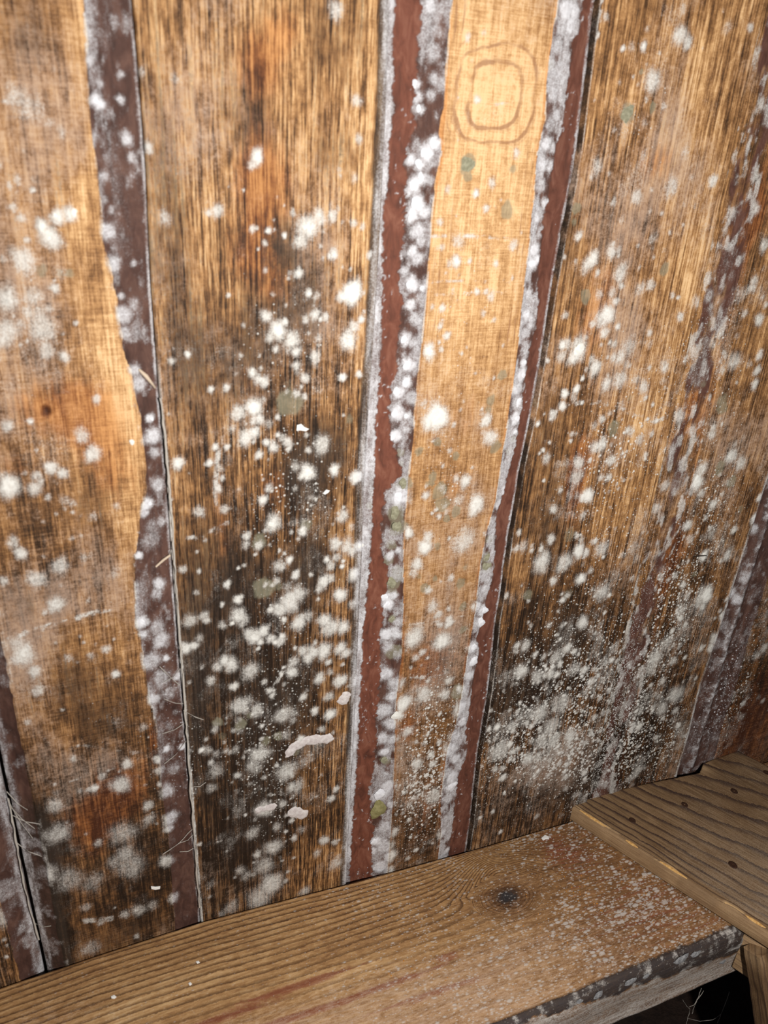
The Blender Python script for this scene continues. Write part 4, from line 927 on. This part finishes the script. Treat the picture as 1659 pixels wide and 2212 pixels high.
# colonies along the rail's waney shoulder
def rail_lump(px, py, r, kind):
    d = ray(px, py); t = (YF - .012 - CAM[1]) / d[1]; p = CAM + d * t
    c = bpy.data.objects.new('mould_colony', lr.choice(LM[kind])); COL.objects.link(c); c.parent = RAIL
    c.location = (p[0], p[1] - .0015, p[2]); m = r * .00082 * 1.25
    c.rotation_euler = (0, lr.random() * 6, 0); c.scale = (m, m * .45, m)
for a in ((1540, 2052, 9), (1500, 2062, 10), (1520, 2078, 8), (1470, 2072, 12), (1442, 2098, 10), (1430, 2120, 9), (1395, 2110, 8), (1360, 2120, 9), (1345, 2140, 8), (1290, 2150, 9), (1300, 2165, 7), (1250, 2165, 8), (1230, 2178, 8), (1560, 2075, 7), (1480, 2100, 8)):
    rail_lump(*a, 's')

# ---------------------------------------------------------------- the plank lying across the rail
ZT0 = float(rz(.80))
lo0, lo1 = level(1212, 1778, ZT0), level(1560, 2008, ZT0)
PDIR = (lo1 - lo0); PDIR[2] = 0; PDIR /= np.linalg.norm(PDIR)
QDIR = np.array([-PDIR[1], PDIR[0], 0]);  QDIR = QDIR if QDIR[0] > 0 else -QDIR
PT = .030; ZTOP = ZT0 + .004 + PT
O0 = level(1232, 1737, ZTOP)
def plocal(px, py):
    v = level(px, py, ZTOP) - O0; return float(v @ QDIR), float(v @ PDIR)   # across, along
endp = sorted([(0.0, -.004)] + [plocal(*p) for p in ((1380, 1707), (1526, 1677), (1534, 1656), (1562, 1645), (1659, 1612))])
EW = np.array([p[0] for p in endp]); EL = np.array([p[1] for p in endp]) - .012 * np.clip(np.array([p[0] for p in endp]) / .1, 0, 1)

def plank2_material(name, side=False):
    n = NT(name)
    ln_ = n.attr('phase'); al = n.attr('along'); tone = n.attr('tone'); pale = n.attr('film')
    g1 = n.noise(900.0, (1, 1, 1), 2.0, .7); g2 = n.noise(230.0, (1, 1, 1), 3.0, .65); g3 = n.noise(40.0, (1, 1, 1), 3.0, .6)
    cv = n.t.nodes.new('ShaderNodeCombineXYZ'); n.put(cv.inputs[0], n.mul(n.attr('across'), 420.0)); n.put(cv.inputs[1], n.mul(al, 18.0))
    ns = n.t.nodes.new('ShaderNodeTexNoise'); n.t.links.new(cv.outputs[0], ns.inputs['Vector']); ns.inputs['Scale'].default_value = 1; ns.inputs['Detail'].default_value = 3
    s1 = ns.outputs[0]
    wv = n.op('FRACT', n.add(ln_, n.cen(g2, .22), n.cen(g1, .10), n.cen(s1, .16)))
    ln = n.ss(.58, .95, wv)
    t = n.add(tone, n.cen(s1, .55), n.cen(g1, .35), n.cen(g3, .25))
    col = n.ramp(t, [(0, (.03, .017, .009)), (.25, (.115, .065, .032)), (.5, (.25, .155, .080)), (.7, (.37, .245, .135)), (.88, (.56, .36, .17)), (1, (.72, .45, .18))])
    col = n.mix(n.mul(n.mul(ln, n.attr('lines')), .95), col, (.050, .027, .020))
    col = n.mix(n.mul(n.ss(.5, 1.0, n.add(pale, n.cen(g1, .8), n.cen(s1, .5))), .45), col, (.40, .33, .26))
    return n.finish(col, .7, n.add(n.mul(ln, -.4), n.mul(s1, .6), n.mul(g1, .3)), .5, .0012, .25)
M_PL = plank2_material('weathered_plank')

def board(name, origin, p, q, length, width, thick, endf, mat, step=.0028, attrf=None, parent=None, z_is_top=True):
    """sawn board: origin at top-left-back corner, p along, q across, thickness down"""
    wsn = np.arange(0, width + 1e-6, step); ns = int(length / step); sv = np.linspace(0, 1, ns)
    S, Wd = np.meshgrid(sv, wsn, indexing='ij')
    e = endf(Wd); Lg = e + S * (length - e)
    chips = .0016 * (fbm(wsn * 120, wsn * 0, 301) - .5)
    Lg = Lg + (1 - S) ** 30 * chips[None, :]
    H = np.zeros_like(Lg) - .0007 * fbm(Lg * 20, Wd * 200, 302)
    Hs = H
    for k, dd in ((0, -.0016),): Hs[:, 0] += dd
    rows = []
    # ring of four skirts: the top grid padded once for the arris and once for the foot
    def padded(a): return np.pad(a, 2, mode='edge')
    Lp, Wp, Hp = padded(Lg), padded(Wd), padded(Hs)
    Hp[0, :] = Hp[-1, :] = Hp[:, 0] = Hp[:, -1] = -thick
    for sl in ((1, slice(1, -1)), (-2, slice(1, -1)), (slice(1, -1), 1), (slice(1, -1), -2)): Hp[sl] = -.0022
    Wp[:, 0] -= .0012; Wp[:, 1] -= .0012; Lp[0] -= .001; Lp[1] -= .001
    # two more rows down the skirt so the side has its own grain
    P = origin[None, None, :] + Lp[..., None] * p + Wp[..., None] * q
    P[..., 2] = origin[2] + Hp
    A = attrf(Lp, Wp, Hp)
    o = mesh_obj(name, P.reshape(-1, 3), grid_faces(*Lp.shape), mat, parent, True, {k: np.broadcast_to(v, Lp.shape).ravel() for k, v in A.items()})
    return o

def pl_attr(L, Wd, H):
    w = Wd - .34 * L * np.clip(Wd / .20, 0, 1.3) * (1 - .4 * np.clip(L / .5, 0, 1)) + .012 * (fbm(L * 7, Wd * 9, 303) - .5)
    w = np.maximum(w, 0)
    ph = 10.5 * (w / .16) ** .55 + .55 * fbm(L * 14, Wd * 20, 304)
    lines = .55 + .8 * fbm(L * 10, Wd * 30, 305)
    tone = .44 + .12 * (fbm(L * 8, Wd * 20, 306) - .5) - .06 * np.clip(Wd / .25, 0, 1)
    # splintered pale arris on the left and at the cut end
    ar = np.exp(-(Wd / .006) ** 2) * sstep(.50, .66, fbm(L * 38, Wd * 60, 307))
    tone = tone + .55 * ar + .30 * np.exp(-(((Wd - .262) / .02) ** 2 + ((L - np.interp(Wd, EW, EL)) / .018) ** 2))
    tone = np.where(H < -.002, .53 + .2 * (fbm(L * 30, H * 90, 308) - .5), tone)
    lines = np.where(H < -.002, .25, lines)
    film = .35 + .45 * np.clip(L / .35, 0, 1) * (Wd > .01) + .3 * (fbm(L * 9, Wd * 9, 309) - .5)
    return dict(phase=ph, along=L, across=Wd + H, tone=tone, lines=lines, film=film)
PLANK2 = board('cover_plank', O0, PDIR, QDIR, .62, .36, PT, lambda w: np.interp(w, EW, EL), M_PL, .0026, pl_attr)
tag(PLANK2, 'weathered brown plank with nail holes lying across the right end of the timber rail', 'plank')

n = NT('rusty_nail'); g = n.noise(900.0, (1, 1, 1), 2.0)
M_NAIL = n.finish(n.ramp(g, [(.3, (.014, .008, .006)), (.7, (.07, .028, .014))]), .7, g, .4)
def nail(px, py, r):
    p = level(px, py, ZTOP); V, F = [], []; K = 14
    for k, (q, h) in enumerate(((1.0, -.0004), (.95, .0005), (.55, .0002), (.0, -.0004))):
        for j in range(K):
            t = 6.2832 * j / K; V.append((p[0] + r * q * math.cos(t), p[1] + r * 1.15 * q * math.sin(t), ZTOP + h))
        if k:
            for j in range(K): F.append(((k - 1) * K + j, (k - 1) * K + (j + 1) % K, k * K + (j + 1) % K, k * K + j))
    return mesh_obj('nail_head', V, F, M_NAIL, PLANK2)
for a in ((1366, 1772, .0055), (1479, 1738, .0055), (1583, 1868, .0066), (1586, 1709, .0060), (1656, 1669, .0055)): nail(*a)

# splinters along the plank's raised arris
n = NT('fresh_splinter_wood'); g = n.noise(300.0, (1, 1, 1), 2.0)
M_SPL = n.finish(n.ramp(g, [(.3, (.48, .25, .075)), (.7, (.72, .45, .17))]), .7)
for w0, l0, ln0 in ((.001, .018, .05), (.0, .105, .022), (.001, .165, .045), (.002, .30, .03)):
    a = O0 + PDIR * l0 + QDIR * w0; V, F = [], []
    for k in range(6):
        u = k / 5; ww = .0024 * math.sin(math.pi * (u * .9 + .05)); c = a + PDIR * ln0 * u
        V += [tuple(c - QDIR * ww + np.array([0, 0, -.0016])), tuple(c + np.array([0, 0, .0012 * math.sin(math.pi * u) + .0002])), tuple(c + QDIR * ww * 1.2 + np.array([0, 0, -.0006]))]
        if k: b = (k - 1) * 3; F += [(b, b + 1, b + 4, b + 3), (b + 1, b + 2, b + 5, b + 4)]
    mesh_obj('splinter', V, F, M_SPL, PLANK2)

# ---------------------------------------------------------------- what carries the plank past the rail
def simple_attr(tone0, film0, ln=.5, fr=.010, sd=0):
    def f(L, Wd, H):
        return dict(phase=(Wd - H) / fr + 2 * fbm(L * 5, (Wd - H) * 12, 400 + sd), along=L, across=Wd + H, tone=tone0 + .2 * (fbm(L * 14, (Wd - H) * 50, 401 + sd) - .5), lines=ln, film=film0)
    return f
ZB = ZT0 + .002
y_start = (YF - .020 - O0[1]) / PDIR[1]
bo = O0 + PDIR * y_start + QDIR * .012; bo[2] = ZB
BEAM_H = float(ZB - (-1.125))
BEAM = board('support_beam', bo, PDIR, QDIR, .50, .10, BEAM_H, lambda w: (w * QDIR[1] / -PDIR[1]) * -1.0, M_PL, .004, simple_attr(.56, .25, .45, .012, 3))
tag(BEAM, 'pale sawn beam under the cross plank, butted against the rail front', 'beam')

# leaning brace in front of the beam
def ray_at(px, py, dist_y):
    d = ray(px, py); t = (dist_y - CAM[1]) / d[1]; return CAM + d * t
b0 = level(1640, 2070, ZT0 - .010); b1 = ray_at(1664, 2240, b0[1] - .05)
bd_ = b1 - b0; bd_ /= np.linalg.norm(bd_); b1 = b0 + bd_ * .42
side = np.cross(bd_, np.array([0, -1, 0])); side /= np.linalg.norm(side); side = side if side[0] > 0 else -side
nrm = np.cross(bd_, side); nrm /= np.linalg.norm(nrm); nrm = nrm if nrm[1] < 0 else -nrm
def brace():
    N, K = 90, 26; V = []
    ph, al, ac, tn, li, fi = [], [], [], [], [], []
    ring = [(u, 0) for u in np.linspace(0, .09, 14)] + [(.09, v) for v in (-.01, -.02, -.028)] + [(u, -.03) for u in np.linspace(.088, .002, 6)] + [(0, v) for v in (-.028, -.02, -.01)]
    K = len(ring)
    for i in range(N):
        c = b0 + bd_ * .42 * i / (N - 1)
        for u, v in ring:
            wv = .0014 * (vnoise(i * .3, u * 80 + v * 50, 55) - .5)
            V.append(c + side * (u + wv) + nrm * (v + wv))
            ph.append((u + v) / .012 + .6 * vnoise(i * .05, u * 30, 56)); al.append(.42 * i / N); ac.append(u + v); li.append(.6); fi.append(.25)
            tn.append(.30 + .35 * math.exp(-((i - 1) / 4) ** 2) * (u < .012) + .1 * (vnoise(i * .1, u * 40, 57) - .5))
    F = [(i * K + j, i * K + (j + 1) % K, (i + 1) * K + (j + 1) % K, (i + 1) * K + j) for i in range(N - 1) for j in range(K)]
    me = bpy.data.meshes.new('leaning_brace')
    me.from_pydata([tuple(v) for v in V], [], F + [tuple(range(K)), tuple(range((N - 1) * K, N * K))][0:2]); me.update()
    for k, v in dict(phase=ph, along=al, across=ac, tone=tn, lines=li, film=fi).items():
        a = me.attributes.new(k, 'FLOAT', 'POINT'); a.data.foreach_set('value', np.array(v, np.float32))
    me.materials.append(M_PL); o = bpy.data.objects.new('leaning_brace', me); COL.objects.link(o)
    return tag(o, 'dark narrow brace leaning under the cross plank in the lower right corner', 'brace')
brace()

# ---------------------------------------------------------------- dark ground below
n = NT('dark_earth'); g = n.noise(30.0, (1, 1, 1), 5.0, .65)
M_EARTH = n.finish(n.ramp(g, [(.3, (.010, .006, .005)), (.7, (.035, .020, .014))]), .95, g, .8, .02)
gx = np.linspace(-2.2, 3.0, 90); gy = np.linspace(.05, -3.2, 60)
GX, GY = np.meshgrid(gx, gy, indexing='ij'); GZ = -1.62 + .05 * (fbm(GX * 3, GY * 3, 500) - .5)
floor = mesh_obj('floor', np.stack([GX, GY, GZ], -1).reshape(-1, 3), grid_faces(90, 60)[:, ::-1], M_EARTH)
tag(floor, 'dark earth floor below the rail', None, None, 'structure')

# ---------------------------------------------------------------- loose bits
n = NT('white_flake_stuff'); M_FLAKE = n.finish((.88, .87, .84), .6)
n = NT('pale_splinter_wood'); M_PALE = n.finish((.62, .50, .38), .7)
n = NT('dark_splinter_wood'); M_DARKSP = n.finish((.030, .020, .014), .7)
def flake(name, outline, place, mat, label, cat, thick=.0008, group=None):
    """thin chip: outline in photo pixels, place maps a pixel to the surface, nrm is the surface normal"""
    f, nr = place
    P = [np.array(f(*p)) for p in outline]; nr = np.array(nr, float); c = sum(P) / len(P); K = len(P)
    V = [tuple(p + nr * .0002) for p in P] + [tuple(p + nr * (thick + .0003)) for p in P] + [tuple(c + nr * (thick * 1.8))]
    F = [tuple(range(K))] + [(i, (i + 1) % K, K + (i + 1) % K, K + i) for i in range(K)] + [(K + i, K + (i + 1) % K, 2 * K) for i in range(K)]
    V = [Vector(v) - Vector(c) for v in V]
    o = mesh_obj(name, V, F, mat, None, False); o.location = c
    return tag(o, label, cat, group)
def wall_pt(A): 
    def f(px, py):
        p = at(px, py); y = depth_at(A, p[0], p[2]); p = at(px, py, y - .0011); return p
    return f, (0, -1, 0)
railtop = (lambda px, py: on_rail(px, py) + np.array([0, 0, .0006]), (0, 0, 1))
flake('white_chip', [(641, 918), (650, 915), (657, 922), (667, 926), (660, 931), (648, 929), (640, 930)], wall_pt(A_A), M_FLAKE, 'bright white chip stuck high on the wide streaked plank', 'chip', group='white chips')
flake('white_chip', [(697, 1065), (704, 1057), (712, 1059), (708, 1064), (701, 1068)], wall_pt(A_A), M_FLAKE, 'smaller white chip stuck on the wide plank below the high one', 'chip', group='white chips')
flake('white_chip', [(326, 1914), (336, 1915), (346, 1914), (345, 1919), (335, 1921), (327, 1919)], wall_pt(A_L), M_FLAKE, 'flat white chip stuck low on the left plank', 'chip', group='white chips')
flake('white_chip', [(291, 2049), (298, 2041), (306, 2037), (307, 2043), (299, 2048)], wall_pt(A_L), M_FLAKE, 'white chip standing just above the rail by the left plank', 'chip', group='white chips')
flake('white_chip', [(1169, 1812), (1177, 1805), (1184, 1808), (1186, 1814), (1178, 1814), (1173, 1817)], railtop, M_FLAKE, 'white chip on the rail near the cross plank', 'chip', group='white chips')
flake('white_chip', [(240, 2154), (247, 2151), (252, 2155), (247, 2159), (241, 2158)], railtop, M_FLAKE, 'white chip lying on the left end of the rail', 'chip', group='white chips')
flake('white_chip', [(423, 2079), (429, 2077), (432, 2081), (426, 2083)], railtop, M_FLAKE, 'tiny white crumb lying on the rail below the cobweb', 'chip', group='white chips')
flake('white_chip', [(407, 2126), (411, 2123), (415, 2127), (410, 2131)], railtop, M_FLAKE, 'tiny white crumb nearer the front of the rail', 'chip', group='white chips')

def stick(name, pts, rad, mat, label, cat):
    c = Vector(pts[0]); V, F = tube([Vector(p) - c for p in pts], rad, 6)
    K = 6; N = len(pts); F += [tuple(range(K)), tuple(range((N - 1) * K, N * K))]
    o = mesh_obj(name, V, F, mat); o.location = c
    return tag(o, label, cat)
fw = lambda A, x, y, l=.0015: tuple(at(x, y, depth_at(A, *at(x, y)[[0, 2]]) - l))
stick('wood_splinter', [fw(A_L, 337, 1224, .001), fw(A_L, 352, 1210, .003), fw(A_L, 368, 1199, .004)], [.0010, .0014, .0012], M_PALE, 'pale splinter caught in the bark edge beside the wide plank', 'splinter')
stick('wood_splinter', [fw(A_L, 300, 798, .001), fw(A_L, 315, 812, .003), fw(A_L, 335, 838, .002)], [.0012, .0022, .0010], M_PALE, 'brown curl of bark lifting from the left plank edge', 'splinter')
stick('wood_splinter', [fw(A_G, 1497, 1203, .0006), fw(A_G, 1512, 1201, .003), fw(A_G, 1527, 1200, .004)], [.0006, .0010, .0005], M_DARKSP, 'small dark splinter sticking out of the plank left of the charcoal edge', 'splinter')

# cobwebs
n = NT('cobweb_silk'); M_WEB = n.finish((.50, .46, .41), .8)
wr_ = random.Random(21)
def strand(A, pts, r, lift=.0018, jit=1.6):
    out = []
    for (x0, y0), (x1, y1) in zip(pts[:-1], pts[1:]):
        k = max(2, int(math.hypot(x1 - x0, y1 - y0) / 14))
        for i in range(k):
            t = i / k; out.append(fw(A, x0 + (x1 - x0) * t + wr_.uniform(-jit, jit), y0 + (y1 - y0) * t, lift))
    out.append(fw(A, *pts[-1], lift))
    return tube(out, [r * wr_.uniform(.6, 1.5) for _ in out], 5)
def web(name, tubes, label):
    V, F = join_tubes(tubes); c = Vector(V[0]); o = mesh_obj(name, [v - c for v in V], F, M_WEB); o.location = c
    return tag(o, label, 'cobweb')
T = [strand(A_A, [(347, 860), (362, 1000), (374, 1160), (380, 1260), (390, 1400), (400, 1540), (410, 1680), (417, 1780), (424, 1870), (431, 1960)], .0010)]
for a, b in (((388, 1480), (345, 1440)), ((400, 1560), (350, 1585)), ((402, 1600), (355, 1650)), ((416, 1790), (352, 1845)), ((412, 1700), (445, 1690)), ((393, 1440), (352, 1475)), ((420, 1800), (385, 1822)), ((420, 1830), (388, 1840)), ((373, 1180), (350, 1215)), ((395, 1520), (355, 1510)), ((397, 1535), (440, 1555))):
    T.append(strand(A_A if a[0] < b[0] else A_L, [a, ((a[0] + b[0]) / 2 + 3, (a[1] + b[1]) / 2 + 4), b], .00035, .003, .8))
web('cobweb', T, 'long dusty cobweb thread hanging down the left edge of the wide plank')
T = [strand(A_L, [(18, 1725), (30, 1790), (42, 1860), (54, 1920), (66, 1970), (76, 1998), (84, 2030)], .0010)]
for a, b in (((20, 1740), (75, 1790)), ((24, 1760), (85, 1780)), ((35, 1820), (90, 1850)), ((76, 1995), (110, 2000)), ((15, 1710), (60, 1750)), ((20, 1735), (70, 1810))):
    T.append(strand(A_L, [a, ((a[0] + b[0]) / 2, (a[1] + b[1]) / 2 + 5), b], .00035, .003, .8))
web('cobweb', T, 'dusty cobweb in the lower left corner of the left plank')
def free(px, py, y): return tuple(ray_at(px, py, y))
T = []
for pts in ([(1515, 2135), (1508, 2155), (1500, 2172), (1495, 2190)], [(1475, 2160), (1482, 2172), (1490, 2180), (1486, 2200), (1482, 2215)], [(1575, 2142), (1568, 2165), (1558, 2190), (1550, 2210)], [(1490, 2175), (1500, 2170), (1520, 2140)], [(1558, 2190), (1540, 2203), (1512, 2206), (1486, 2200)]):
    P = []
    for (x0, y0), (x1, y1) in zip(pts[:-1], pts[1:]):
        for i in range(4): P.append(free(x0 + (x1 - x0) * i / 4 + wr_.uniform(-1, 1), y0 + (y1 - y0) * i / 4, -.20))
    P.append(free(*pts[-1], -.20)); T.append(tube(P, [.0004 * wr_.uniform(.5, 1.6) for _ in P], 5))
web('cobweb', T, 'torn cobweb hanging in the dark gap under the rail')
